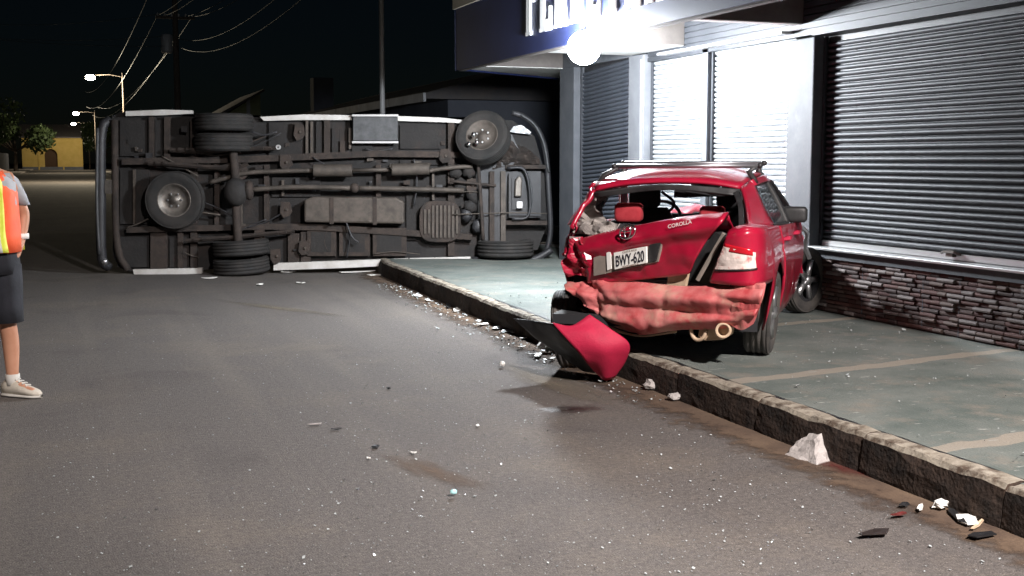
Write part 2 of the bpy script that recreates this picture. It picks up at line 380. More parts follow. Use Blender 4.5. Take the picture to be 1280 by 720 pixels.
# gutter dirt strip with a wavy edge
rows = []
for q in ks:
    if q[1] < 17:
        wv = .42+.12*mnoise.noise(Vector((0, q[1]*.9, 3)))
        rows.append([(q[0]-wv*(1-t)+.03*t, q[1], .004+.008*t) for t in (0, .25, .5, .75, 1)])
go = MB().grid(rows).build('gutter', 'gutter_dirt'); struct(go)
at = go.data.attributes.new('fade', 'FLOAT', 'POINT'); at.data.foreach_set('value', [t for r in rows for t in (0, .25, .5, .75, 1)])
m = MATS['gutter_dirt']; n = m.node_tree.nodes; l = m.node_tree.links
an = n.new('ShaderNodeAttribute'); an.attribute_name = 'fade'; tc = n.new('ShaderNodeTexCoord'); t = n.new('ShaderNodeTexNoise'); t.inputs['Scale'].default_value = 6; t.inputs['Detail'].default_value = 8; t.inputs['Roughness'].default_value = .7; l.new(tc.outputs['Object'], t.inputs['Vector'])
ma = n.new('ShaderNodeMath'); ma.operation = 'MULTIPLY_ADD'; ma.inputs[1].default_value = 1.3; l.new(t.outputs[0], ma.inputs[0]); l.new(an.outputs['Fac'], ma.inputs[2])
mr = n.new('ShaderNodeMapRange'); mr.inputs[1].default_value = .85; mr.inputs[2].default_value = 1.3; l.new(ma.outputs[0], mr.inputs[0]); l.new(mr.outputs[0], n['Principled BSDF'].inputs['Alpha'])
mat('rust_stain', (.10, .066, .042), .95, 0, (.13, .085, .055), 5, .4)
mat('soil_dark', (.035, .022, .015), .95, 0, (.07, .046, .032), 5, .4)
# black mossy joint between kerb and pavement
rows = [[(q[0]+.118, q[1], KH-.003), (q[0]+.155+.018*mnoise.noise(Vector((0, q[1]*5, 0))), q[1], KH-.003)] for q in ks if q[1] < 17]
struct(MB().grid(rows).build('kerb_joint', 'scrap_black'))
def decal_mat(base):
    nm = base+'_decal'
    if nm in MATS: return nm
    m = MATS[base].copy(); MATS[nm] = m; n = m.node_tree.nodes; l = m.node_tree.links; b = n['Principled BSDF']
    tc = n.new('ShaderNodeTexCoord'); ln = n.new('ShaderNodeVectorMath'); ln.operation = 'LENGTH'; l.new(tc.outputs['Object'], ln.inputs[0])
    oi = n.new('ShaderNodeObjectInfo'); ad = n.new('ShaderNodeVectorMath'); ad.operation = 'ADD'; l.new(tc.outputs['Object'], ad.inputs[0]); l.new(oi.outputs['Location'], ad.inputs[1])
    t = n.new('ShaderNodeTexNoise'); t.inputs['Scale'].default_value = 2.2; t.inputs['Detail'].default_value = 7; t.inputs['Roughness'].default_value = .7; l.new(ad.outputs[0], t.inputs['Vector'])
    ma = n.new('ShaderNodeMath'); ma.operation = 'MULTIPLY_ADD'; ma.inputs[1].default_value = 1.5; l.new(t.outputs[0], ma.inputs[0]); l.new(ln.outputs['Value'], ma.inputs[2])
    mr = n.new('ShaderNodeMapRange'); mr.inputs[1].default_value = .75; mr.inputs[2].default_value = 1.55; mr.inputs[3].default_value = .75; mr.inputs[4].default_value = 0.; l.new(ma.outputs[0], mr.inputs[0]); l.new(mr.outputs[0], b.inputs['Alpha'])
    return nm
def patch(name, cx, cy, rx, ry, rot, m, z, seed):
    b = MB(); b.v = [(math.cos(2*math.pi*k/32), math.sin(2*math.pi*k/32), 0) for k in range(32)]; b.f = [tuple(range(32))]
    o = struct(b.build(name, decal_mat(m))); o.location = (cx, cy, z); o.scale = (rx*1.5, ry*1.5, 1); o.rotation_euler = (0, 0, rot); return o
p0 = atz(720, 482); patch('dust_patch', p0[0]-.12, p0[1]+.1, .17, .8, .1, 'dust', .009, 1)
p0 = atz(716, 512); patch('brown_patch', p0[0], p0[1], .20, .12, 0, 'dark_brown', .0045, 2)  # darker brown blotch on the asphalt
p0 = atz(1055, 587); patch('fluid_stain', p0[0]-.02, p0[1], .07, .22, .05, 'blood_red', .014, 3)
p0 = atz(540, 590); patch('brown_patch', p0[0], p0[1], .10, .38, .3, 'rust_stain', .0045, 4)
p0 = atz(345, 385); patch('dust_patch', p0[0], p0[1], .10, 1.0, .5, 'dust', .0045, 5)
p0 = atz(840, 423, KH); patch('fluid_stain', p0[0], p0[1]+.1, .35, .45, .3, 'soil_dark', KH, 6)
# left kerb and pavement, far block of the right side
struct(MB().box(-8, -4.6, -10, 240, -.02, .15).build('left_pavement', 'concrete'))
struct(MB().box(4.6, 30, 24.0, 200, -.02, .16).build('far_pavement', 'concrete'))

# ================================================================= HARDWARE STORE
store = empty('hardware_store', (XF, 10, KH))
tag(store, 'hardware store with roller shutters, stone plinth and FERRETERIA sign over the pavement', 'building')
SM = Matrix.Translation((-XF, -10, -KH))
def sp(b, name, m, parent=store, **k):
    """parts of the store are modelled in world coordinates, then moved under the store"""
    b.v = [(q[0]-XF, q[1]-10, q[2]-KH) for q in b.v]
    return b.build(name, m, parent, **k)
Y0 = 3.2
sp(MB().box(6.86, 13, Y0-1, 15.62, 0, 5.2), 'wall', 'pillar_dark')
sp(MB().box(6.55, 6.84, 9.59, 10.02, KH-.02, 2.735), 'pillar', 'pillar_paint', bevel=.012)
sp(MB().box(6.548, 6.84, 13.09, 13.50, KH-.02, 2.86), 'pillar', 'pillar_paint', bevel=.012)
sp(MB().box(6.552, 6.84, 15.20, 15.70, KH-.02, 2.86), 'pillar', 'pillar_dark', bevel=.012)
sp(MB().box(6.551, 6.84, Y0, Y0+.4, KH-.02, 2.735), 'pillar', 'pillar_paint', bevel=.012)
sp(MB().box(6.60, 6.76, 11.645, 11.765, KH-.01, 2.84), 'mullion', 'pillar_dark')
sp(MB().box(6.535, 6.549, 13.12, 13.15, KH, 2.8), 'trim_strip', 'rail_light')
# upper wall of dark ribbed cladding behind the sign
b = MB()
zz = 2.765
while zz < 3.5:
    b.box(6.60, 6.85, Y0, 13.09, zz, zz+.052); b.box(6.625, 6.85, Y0, 13.09, zz+.052, zz+.064); zz += .064
sp(b, 'ribbed_cladding', 'shutter_dark')
sp(MB().box(6.50, 6.84, Y0, 9.56, 2.738, 2.763), 'lintel_trim', 'shutter_dark')
sp(MB().box(6.47, 6.84, 10.03, 12.6, 2.80, 2.825), 'lintel_trim', 'rail_light')
sp(MB().box(6.60, 6.86, 13.5, 15.7, 2.86, 3.6), 'upper_wall', 'pillar_dark')
# canopy
sp(MB().box(5.37, 6.85, Y0, 16.1, 3.42, 3.58), 'canopy_slab', 'beam_beige')
def dropbox(y0, y1, name='soffit_beam'):
    sp(MB().box(5.36, 6.597, y0, y1, 2.884, 3.418), name, 'beam_beige')
    sp(MB().box(5.37, 6.59, y0+.01, y1-.01, 2.876, 2.883), 'soffit_panel', 'soffit_white')
dropbox(12.18, 13.52); dropbox(9.85, 10.0); dropbox(7.2, 7.35); dropbox(4.5, 4.65)
# far end of the canopy turns round the corner
b = MB().poly([(5.36, 15.75, 2.884), (6.597, 15.75, 2.884), (8.6, 15.75, 2.884), (8.6, 18.4, 2.884), (5.36, 16.35, 2.884)], (0, 0, .53)); sp(b, 'soffit_beam', 'beam_beige')
b = MB().poly([(5.37, 15.76, 2.876), (8.59, 15.76, 2.876), (8.59, 18.38, 2.876), (5.37, 16.33, 2.876)], (0, 0, .007)); sp(b, 'soffit_panel', 'soffit_white')
b = MB().poly([(5.36, 16.38, 2.86), (8.6, 18.43, 2.86), (8.6, 18.53, 2.86), (5.25, 16.42, 2.86)], (0, 0, 2.2)); sp(b, 'corner_fascia', 'sign_blue')
sign = sp(MB().box(5.25, 5.355, Y0, 16.36, 2.862, 5.0), 'sign_board', 'sign_blue')
sp(MB().box(5.262, 5.343, Y0+.02, 16.3, 2.845, 2.861), 'sign_edge', 'beam_beige', sign)
# hand-cut slab letters: bars in a (w,h) box, diagonal bars as quads
def letter(ch, W, Hh, S):
    q = []
    def rc(x0, x1, y0, y1): q.append([(x0, y0), (x1, y0), (x1, y1), (x0, y1)])
    sf = .045*Hh; hs = .14*Hh
    def stem(x): rc(x, x+S, 0, Hh); rc(x-.02, x+S+.02, 0, sf); rc(x-.02, x+S+.02, Hh-sf, Hh)
    if ch in 'FETRI': stem((W-S)/2 if ch in 'TI' else 0)
    if ch in 'FE':
        rc(S, W, Hh-hs, Hh); rc(W-.05, W, Hh-hs-.12, Hh-hs); rc(S, W*.75, Hh*.47, Hh*.47+hs*.8); rc(W*.75-.045, W*.75, Hh*.47-.06, Hh*.47+hs*.8+.06)
    if ch == 'E': rc(S, W, 0, hs); rc(W-.05, W, hs, hs+.14)
    if ch == 'T': rc(0, W, Hh-hs, Hh); rc(0, .05, Hh-hs-.12, Hh-hs); rc(W-.05, W, Hh-hs-.12, Hh-hs)
    if ch == 'R':
        rc(S, W*.72, Hh-hs*.8, Hh); rc(S, W*.72, Hh*.45, Hh*.45+hs*.8); rc(W*.68, W*.68+S*.9, Hh*.45+hs*.3, Hh-hs*.3)
        q.append([(W*.42, Hh*.45), (W*.42+S*.9, Hh*.45), (W+.02, 0), (W+.02-S, 0)])
    if ch == 'A':
        q.append([(-.02, 0), (S*.7-.02, 0), (W/2+.02, Hh), (W/2-S*.5, Hh)]); q.append([(W-S+.02, 0), (W+.04, 0), (W/2+S*.5, Hh), (W/2-.05, Hh)]); rc(W*.25, W*.75, Hh*.25, Hh*.25+hs*.7)
    return q
yF = atx(657, 45, 5.22); y = yF[1]; z = yF[2]
for i, ch in enumerate('FERRETERIA'):
    W = {'I': .14, 'T': .34}.get(ch, .315)
    bb = MB()
    for j, quad in enumerate(letter(ch, W, .92, .12)):
        dpt = .001*(j % 3)
        bb.poly([(5.226-dpt, y-qx, z+qz) for qx, qz in quad], (.0235+dpt, 0, 0))
    sp(bb, 'letter', 'letter_white', sign)
    y -= W+.13
# cream panel at the far end of the sign
pa = atx(567, 12, 5.23); pb = atx(606, 0, 5.23)
b = MB().box(5.215, 5.249, pb[1]-.1, pa[1], pa[2], pa[2]+1.0); panel = sp(b, 'sign_panel', 'panel_cream', sign)
b = MB()
for k in range(4): b.box(5.205, 5.2149, pa[1]-.30-.28*k, pa[1]-.14-.28*k, pa[2]+.18, pa[2]+.75)
sp(b, 'painted_strokes', 'panel_brown', sign)
# roller shutters
def shutter(y0, y1, z0, z1, m, x=6.69, tilt=0., rail='rail_light'):
    sh = sp(MB().box(6.70, 6.72, y0+.01, y1-.01, z0, z1), 'roller_shutter', 'van_black')
    L = y1-y0-.02; pr = [(.012, 0), (-.005, .007), (-.014, .017), (-.017, .028), (-.012, .041), (.002, .049), (.012, .051)]
    bb = MB(); bb.grid([[(a, -L/2, c) for a, c in pr], [(a, L/2, c) for a, c in pr]])
    me = bb.mesh('slat', m, True)
    n = int((z1-z0-.06)/.0555)
    for i in range(n):
        o = link('slat', me, sh); o.location = (x-XF+random.uniform(-.0015, .0015), (y0+y1)/2-10, z0+.06+i*.0555-KH)
        o.rotation_euler = (-tilt+random.uniform(-.0008, .0008), random.uniform(-.03, .03), 0)
    bb = MB().box(x-.03, x-.001, y0+.012, y1-.012, z0+.005, z0+.052); sp(bb, 'bottom_bar', rail, sh)
    for yy in (y0, y1-.03):
        sp(MB().box(x-.045, x-.022, yy, yy+.03, z0-.0, z1), 'guide_rail', 'shutter_dark', sh)
    return sh
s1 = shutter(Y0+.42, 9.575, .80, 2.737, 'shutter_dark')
bb = MB().tube([(6.62, 7.85, .855), (6.60, 7.80, .87), (6.60, 7.68, .87), (6.62, 7.63, .855)], .012, 6); bb.box(6.61, 6.65, 7.71, 7.79, .83, .885); sp(bb, 'lock_handle', 'steel_dirty', s1)
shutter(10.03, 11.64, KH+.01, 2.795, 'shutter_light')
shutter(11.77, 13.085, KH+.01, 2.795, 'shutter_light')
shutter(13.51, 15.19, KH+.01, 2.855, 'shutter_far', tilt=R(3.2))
# sill and ledge-stone plinth
sill = sp(MB().box(6.50, 6.86, Y0+.4, 9.578, .775, .798), 'sill', 'rail_light', bevel=.004)
sp(MB().box(6.535, 6.86, Y0+.4, 9.58, .70, .774), 'sill_base', 'pillar_dark')
pl = sp(MB().box(6.575, 6.86, Y0+.4, 9.58, KH-.02, .699), 'plinth', 'mortar')
sm = []
for k in range(12):
    L = [.10, .13, .16, .20][k % 4]; bb = MB(); d = .014+.010*(k % 3)
    G = []
    for t in (0, 1):
        yy = (t-.5)*L; G.append([(0, yy*1.0, 0), (-d*.9, yy*.97, .004), (-d, yy*.96, .016), (-d*.8, yy*.98, .0305), (0, yy, .0345)])
    bb.grid(G); bb.f += [(0, 1, 2, 3, 4), (9, 8, 7, 6, 5)]
    sm.append((L, bb.mesh('ledge_stone', 'stone%d' % (k % 6))))
row = 0; zc = KH+.004; nst_ = 0
rest = []
while zc < .69:
    yy = 9.575-random.uniform(0, .1)
    while yy > Y0+.6:
        L, me = sm[random.randrange(12)]
        if nst_ < 299 and yy > 6.5 and not (random.random() < .0):
            o = link('ledge_stone', me, pl); o.location = (6.574-XF, yy-L/2-10, zc-KH); nst_ += 1
        else: rest.append((me, yy-L/2, zc))
        yy -= L+random.uniform(.004, .012)
    zc += .0375; row += 1
bb = MB()
for me, yy, zz in rest:
    o0 = len(bb.v); bb.v += [(q.co.x+6.574, q.co.y+yy, q.co.z+zz) for q in me.vertices]; bb.f += [tuple(o0+i for i in p_.vertices) for p_ in me.polygons]
if bb.v:
    o = sp(bb, 'far_ledge_stones', 'stone2', pl); o['kind'] = 'stuff'
# vertical joints of the tile sheets
for yy in (8.78, 7.98, 7.55, 6.9):
    sp(MB().box(6.560, 6.574, yy, yy+.008, KH, .68), 'tile_joint', 'pillar_dark', pl)

# flood lamp hanging under the sign edge
LP = atx(730, 60, 5.16)
fl = empty('flood_lamp', (LP[0], LP[1], LP[2])); tag(fl, 'glaring white globe flood lamp hung under the edge of the sign', 'lamp')
b = MB().blob((0, 0, 0), .175, n=24, m=14); b.build('globe', 'flood_glow', fl, True)
b = MB().lathe([(.001, .19), (.05, .19), (.055, .13), (.08, .115), (.001, .105)], 16, 'z'); b.build('socket', 'lamp_body', fl, True)
b = MB().tube([(0, 0, .18), (.03, 0, .23), (.09, 0, .24)], .014, 8); b.build('bracket', 'lamp_body', fl)

# ================================================================= STREET LAMPS AND POLES
def street_lamp(x, y, z, label, power, col=(1, .86, .62), spot=False):
    e = empty('street_lamp', (x+2.2, y, .16)); zz = z-.16
    b = MB().tube([(0, 0, 0), (0, 0, zz+.4)], [.10, .06], 8); b.build('pole', 'wood_pole', e, True)
    b = MB().tube([(0, 0, zz+.1), (-.9, 0, zz+.25), (-1.9, 0, zz+.2)], .03, 6); b.build('arm', 'wood_pole', e)
    b = MB().blob((-2.15, 0, zz+.13), .3, 1, .45, .35, 12, 8); b.build('head', 'lamp_body', e, True)
    b = MB().blob((-2.2, 0, zz+.02), .34, 1, .7, .6, 12, 8); b.build('lens', 'street_glow', e, True)
    tag(e, label, 'street lamp', 'street lamps along the street')
    l = bpy.data.lights.new('street_light', 'SPOT' if spot else 'POINT'); l.energy = power; l.color = col; l.shadow_soft_size = .2
    o = bpy.data.objects.new('street_light', l); C.objects.link(o); o.parent = e; o.location = (-2.2, 0, zz-.28)
    if spot:      # cut-off luminaire tilted along the street
        l.spot_size = R(66); l.spot_blend = 1.0
        o.rotation_euler = (Vector(spot)-Vector((x, y, z-.28))).to_track_quat('-Z', 'Y').to_euler()
    return e
q = aty(113, 97, 92); street_lamp(q[0], 92, q[2], 'lit street lamp over the road beyond the overturned van, brightest of the row', 7000)
q = aty(95, 142, 160); street_lamp(q[0], 160, q[2], 'lit street lamp farther down the road, middle one of the row', 2600)
q = aty(92, 155, 203); street_lamp(q[0], 203, q[2], 'small lit street lamp by the yellow building at the street end', 1500)
# the lamp of this stretch, behind the photographer, same row as the others
street_lamp(3.45, -1.8, 7.0, 'lit street lamp on the near stretch of the kerb', 11500, (1, .92, .90), spot=(3.5, 6.6, .3))
q = aty(478, 127, 22.5)
pp = empty('steel_post', (q[0], q[1], -.03))
MB().tube([(0, 0, 0), (0, 0, 7.0)], [.055, .045], 10).build('shaft', 'galvanised', pp, True)
MB().tube([(0, 0, 7.0), (0, 0, 7.05)], .06, 10).build('cap', 'galvanised', pp)
tag(pp, 'slim grey steel post rising behind the overturned van', 'post')
q = aty(220, 60, 60); UX = q[0]
up = empty('utility_pole', (UX, 60, .16)); tag(up, 'wooden utility pole with transformer and crossarms carrying many wires', 'utility pole')
MB().tube([(0, 0, 0), (0, 0, 11.5)], [.17, .11], 10).build('pole', 'wood_pole', up, True)
for zc in (8.1, 9.9): MB().box(-.9, .9, -.06, .06, zc, zc+.12).build('crossarm', 'wood_pole', up)
b = MB().lathe([(.01, 6.5), (.24, 6.5), (.26, 6.6), (.26, 7.3), (.2, 7.38), (.01, 7.4)], 14, 'z', (-.42, 0, 0)); b.build('transformer', 'galvanised', up, True)
for k in range(6):
    b = MB().lathe([(.01, 0), (.05, .0), (.03, .05), (.05, .08), (.02, .14), (.01, .15)], 8, 'z', (-.8+.32*k, 0, 8.22)); b.build('insulator', 'plate_white', up)
def wire(a, b_, sag, r=.012, n=24, label='thin overhead wire running from the utility pole to the store side', group='wires over the pavement'):
    pts = [np.array(a)*(1-t)+np.array(b_)*t-np.array([0, 0, sag*4*t*(1-t)]) for t in np.linspace(0, 1, n)]
    o = MB().tube(pts, r, 5, False).build('overhead_wire', 'wire')
    return tag(o, label, 'wire', group)
for k, (dx, zz) in enumerate([(-.8, 8.4), (-.48, 8.4), (.48, 8.4), (.8, 8.4), (-.8, 10.2), (.0, 10.2), (.8, 10.2), (.0, 7.4), (.05, 7.0)]):
    wire((UX+dx, 60, zz), (UX+dx+.3, 8, zz+.4), 1.1+.1*k, .011)
    if k in (0, 3, 4, 7): wire((UX+dx, 60, zz), (3.6+dx*.8, 160, zz-.2), 1.6, .014, label='thin overhead wire sagging from the utility pole toward the far street lamps', group='wires along the far street')
for k, zz in enumerate((7.0, 7.5, 8.6)): wire((UX-.1, 60, zz), (-11, 52+6*k, zz+.4), .5+.2*k, .011, label='thin overhead wire crossing the street from the utility pole transformer', group='wires across the street')

# ================================================================= FAR BUILDINGS
def house(name, label, x0, x1, y0, y1, h, wall, rise=.9):
    e = empty(name, (x0, y0, .0)); tag(e, label, 'building')
    W, D = x1-x0, y1-y0
    MB().box(0, W, 0, D, 0, h).build('wall', wall, e)
    b = MB().poly([(-.6, -.4, h+.002), (-.6, -.4, h+.12), (W/2, -.4, h+rise), (W+.6, -.4, h+.12), (W+.6, -.4, h+.002)], (0, D+.8, 0)); b.build('roof', 'roof_tin', e)
    return e
zE = atx(478, 127, 7.1)
nb = house('corner_house', 'long low house with pale fascia board across the side street', 7.7, 14, 24.6, 44, zE[2]-.1, 'house_wall', 1.1)
for k in range(7):
    MB().box(-.66, -.602, -.4+2.9*k, 2.45+2.9*k, zE[2]-.16, zE[2]+.02).build('fascia_board', 'fascia_white', nb)
MB().box(.6, 1.3, 17.6, 18.2, zE[2]+.2, zE[2]+1.5).build('chimney', 'house_wall', nb)
for k in range(4):
    w_ = MB().box(-.03, -.002, 2+4.2*k, 3.6+4.2*k, 1.0, 2.2).build('window', 'house_wall', nb)
    MB().box(-.045, -.031, 2.1+4.2*k, 3.5+4.2*k, 1.1, 2.1).build('pane', 'tinted_glass', w_)
# second roof line, nearer corner of the side street
q1 = aty(276, 140, 66); q2 = aty(323, 117, 66)
gh = empty('gabled_house', (q1[0], 66, 0)); tag(gh, 'house with pale green gable wall seen above the overturned van', 'building')
b = MB().poly([(0, 0, 0), (2.1, 0, 0), (2.1, 0, q2[2]), (0, 0, q1[2]-.3)], (0, 9, 0)); b.build('wall', 'gable_green', gh)
b = MB().poly([(-.5, -.3, q1[2]-.45), (2.3, -.3, q2[2]+.12), (2.3, -.3, q2[2]+.25), (-.5, -.3, q1[2]-.3)], (0, 9.6, 0)); b.build('roof', 'roof_tin', gh)
MB().box(1.35, 1.55, -.06, -.01, 0, q2[2]-.3).build('downpipe', 'galvanised', gh)
# yellow building at the street end
a = atz(28, 214); a = aty(28, 205, 212); b2 = aty(104, 205, 212)
yb = empty('yellow_building', (a[0], 212, -.02)); tag(yb, 'yellow building with arched wooden doorway closing the far end of street', 'building')
W = b2[0]-a[0]; dz = aty(60, 172, 212)[2]
dx0 = aty(56, 200, 212)[0]-a[0]; dx1 = aty(72, 200, 212)[0]-a[0]; dh = aty(60, 186, 212)[2]
arch = [(dx1, 0, 0)]+[((dx0+dx1)/2+(dx1-dx0)/2*math.cos(t), 0, dh-1.0+1.0*math.sin(t)) for t in np.linspace(0, math.pi, 13)]+[(dx0, 0, 0)]
b = MB().poly([(0, 0, 0)]+arch[::-1]+[(W, 0, 0), (W, 0, dz+.0), (0, 0, dz)], (0, 6, 0)); b.build('wall', 'yellow_wall', yb)
b = MB().poly([(q_[0], .5, q_[2]) for q_ in arch], (0, .15, 0)); b.build('door', 'door_wood', yb)
MB().poly([(-.4, -.4, dz), (W+.4, -.4, dz), (W+.4, 6.3, dz+2.2), (-.4, 6.3, dz+2.2)], (0, 0, .12)).build('roof', 'roof_tin', yb)
for xx in (dx0-1.0, dx1+.8): MB().box(xx, xx+.22, -.12, -.002, 0, dz-.1).build('pilaster', 'yellow_wall', yb)
MB().box(.0, W, -.10, -.003, 0, .5).build('plinth', 'house_wall', yb)
# trees
def tree(x, y, h, rx, label, seed, n=2600, leaf=.32):
    e = empty('street_tree', (x, y, 0)); tag(e, label, 'tree', 'dark street trees'); rs = np.random.RandomState(seed)
    b = MB(); b.tube([(0, 0, -.1), (.1, .1, h*.3), (.0, .2, h*.55)], [.28, .2, .12], 8)
    cl = []
    for k in range(11):
        a_ = rs.uniform(0, 6.28); r = rx*rs.uniform(.25, .9); zz = h*rs.uniform(.5, .92); c = np.array([math.cos(a_)*r, math.sin(a_)*r, zz]); cl.append((c, rx*rs.uniform(.28, .45)))
        b.tube([(0, .1, h*.35), tuple(c*.5+np.array([0, 0, h*.18])), tuple(c)], [.1, .06, .02], 5)
    b.build('trunk', 'bark', e, True)
    b = MB()
    for i in range(n):
        c, r = cl[rs.randint(len(cl))]; d = rs.normal(size=3); d /= np.linalg.norm(d); q_ = c+d*r*rs.uniform(.55, 1.12)*np.array([1, 1, .75])
        t = rs.normal(size=3); t /= np.linalg.norm(t); s_ = np.cross(t, d+rs.normal(size=3)*.5); s_ /= np.linalg.norm(s_)+1e-9; L = leaf*rs.uniform(.6, 1.3); o_ = len(b.v)
        b.v += [tuple(q_-t*L), tuple(q_+s_*L*.5), tuple(q_+t*L), tuple(q_-s_*L*.5)]; b.f.append((o_, o_+1, o_+2, o_+3))
    b.build('crown', 'leaf', e)
q = aty(28, 170, 170); tree(q[0]-1.0, 170, 7.6, 5.2, 'broad dark tree overhanging the road before the yellow building', 3)
tree(-8.2, 140, 8.5, 4.5, 'tall dark tree at the left kerb before the broad tree', 5)
q = aty(104, 170, 205); tree(q[0]+2.5, 198, 7.5, 3.2, 'small dark tree beside the yellow building wall', 8, 1800)
lw = MB().box(-8.4, -8.0, 60, 205, 0, 2.6); tag(lw.build('boundary_wall', 'house_wall'), 'long dark boundary wall beside the left pavement', 'wall')

# ================================================================= OVERTURNED VAN (lies on its side, underside to the camera)
VA = np.array([.64, 17.70]); VB = np.array([6.49, 15.87]); vex = (VB-VA)/np.linalg.norm(VB-VA); vey = np.array([-vex[1], vex[0]])
van = empty('overturned_van', (VA[0], VA[1], 0), math.atan2(vex[1], vex[0]))
tag(van, 'passenger van lying on its side with dirty underside and wheels showing', 'van')
def vpx(u, v, off=0.):
    d = ray(u, v); n = vey; k = ((VA-vey*off)@n)/(d[:2]@n); P = CAM+d*k; q = P[:2]-VA
    return np.array([q@vex, q@vey, P[2]])
def vpoly(name, px, off, th, m, parent=van, **k):
    return MB().poly([vpx(u, v, off) for u, v in px], (0, th, 0)).build(name, m, parent, **k)
def vrect(name, u0, v0, u1, v1, off, th, m, parent=van, **k):
    return vpoly(name, [(u0, v0), (u0, v1), (u1, v1), (u1, v0)], off, th, m, parent, **k)
def vtube(name, px, off, r, m, parent=van, n=10):
    offs = off if isinstance(off, list) else [off]*len(px)
    pts = [vpx(u, v, o_) for (u, v), o_ in zip(px, offs)]
    if len(pts) > 2: pts = catmull(pts, len(pts)*4)
    return MB().tube(pts, r, n).build(name, m, parent, True)
# body shell behind the floor
r0t, r0b = vpx(137, 141), vpx(145, 338); r1t, r1b = vpx(655, 146), vpx(668, 318)
def vsec(t, grow=0.):
    x = r0t[0]*(1-t)+r1t[0]*t; zb = r0b[2]*(1-t)+r1b[2]*t+.02; zt = r0t[2]*(1-t)+r1t[2]*t-.01
    e = max(0, (t-.86)/.14); e2 = max(0, (.04-t)/.04)
    x += .0; ins = .45*e*e+.06*e2
    P = [(.12, zb), (.8, zb-.0), (1.5, zb+.03), (2.2, zb+.16), (2.42, zb+.4), (2.45, (zb+zt)/2), (2.42, zt-.4), (2.2, zt-.16), (1.5, zt-.03), (.8, zt), (.12, zt)]
    return [(x, (y if y < 1 else y-ins*.8), z_+(ins*.35 if z_ < (zb+zt)/2 else -ins*.35)) for y, z_ in P]
b = MB(); G = [vsec(t) for t in np.linspace(0, 1, 22)]; b.grid(G)
m_ = len(G[0]); b.f.append(tuple(range(m_))); b.f.append(tuple(21*m_+k for k in range(m_))[::-1])
shell = b.build('body_shell', 'van_paint', van)
for k in range(4):      # side windows on the upper side and roof hatch
    t0, t1 = .10+.19*k, .25+.19*k; A_, B_ = vsec(t0), vsec(t1)
    MB().poly([(A_[9][0], 1.0, A_[9][2]+.003), (B_[9][0], 1.0, B_[9][2]+.003), (B_[9][0], 1.65, B_[8][2]+.02), (A_[9][0], 1.65, A_[8][2]+.02)], (0, 0, .012)).build('side_window', 'tinted_glass', shell)
# floor pan
fl_px = [(140, 146), (150, 140), (240, 146), (420, 148), (590, 151), (640, 150), (668, 170), (682, 220), (684, 280), (672, 312), (600, 322), (340, 332), (170, 342), (150, 335), (141, 320)]
vpoly('floor_pan', fl_px, -.10, .04, 'van_floor')
# rear bumper and rear corner
b = MB().tube(catmull([vpx(137, 150, -.1), vpx(127, 165, .0), vpx(126, 240, .02), vpx(127, 320, .0), vpx(136, 334, -.1)], 18), .07, 8); b.build('rear_bumper', 'van_black', van, True)
vtube('bumper_strip', [(122, 160), (121, 250), (124, 318)], .10, .022, 'van_panel')
vrect('rear_step', 131, 225, 139, 242, .05, .06, 'steel_dirty')
MB().blob(vpx(131, 327, .03), .05).build('tow_ball', 'alloy', van, True)
vtube('rear_rail', [(143, 150), (146, 300), (160, 338)], -.03, .05, 'van_rust')
# white sills, upper and lower
for px in [[(157, 139), (157, 145), (205, 144), (240, 142), (240, 138), (205, 137)], [(325, 146), (330, 151), (380, 150), (440, 150), (440, 144), (380, 143)], [(497, 145), (497, 151), (560, 153), (578, 154), (578, 150), (550, 147)],
           [(166, 337), (168, 345), (252, 342), (252, 335)], [(342, 329), (342, 338), (430, 335), (510, 331), (510, 323), (430, 326)], [(512, 323), (512, 330), (588, 327), (588, 321)]]:
    vpoly('sill', px, .02, .10, 'van_sill')
# long frame rails and crossmembers
for px in [[(152, 198), (152, 206), (312, 203), (470, 196), (575, 197), (575, 190), (470, 188), (312, 195)], [(158, 284), (158, 291), (330, 287), (400, 288), (590, 300), (590, 293), (400, 280), (330, 280)]]:
    vpoly('frame_rail', px, .06, .14, 'van_rust')
for u0, u1, v0, v1 in [(186, 192, 146, 198), (205, 212, 146, 198), (238, 246, 150, 340), (268, 274, 205, 290), (330, 336, 206, 285), (405, 412, 150, 196), (425, 431, 176, 198), (470, 476, 206, 246), (560, 568, 152, 320), (188, 208, 290, 336), (222, 228, 290, 336), (360, 374, 292, 328), (376, 388, 290, 328)]:
    vrect('crossmember', u0, v0, u1, v1, .0, .10, 'van_rust')
for u0, u1, v0, v1 in [(150, 184, 150, 195), (194, 203, 150, 195), (336, 378, 153, 194), (500, 556, 156, 186), (500, 556, 200, 206), (340, 400, 222, 246), (150, 186, 212, 280), (440, 465, 182, 190), (508, 520, 214, 300), (395, 402, 152, 192), (415, 424, 160, 192), (150, 186, 296, 334), (212, 236, 296, 334)]:
    vrect('floor_rib', u0, v0, u1, v1, -.05, .05, 'van_floor')
for u, v0, v1 in [(382, 150, 192), (388, 152, 192), (436, 160, 186), (588, 205, 255), (166, 212, 280), (540, 214, 250), (352, 225, 245), (300, 245, 282)]:
    vrect('stiffener', u, v0, u+3, v1, .01, .05, 'van_pipe')
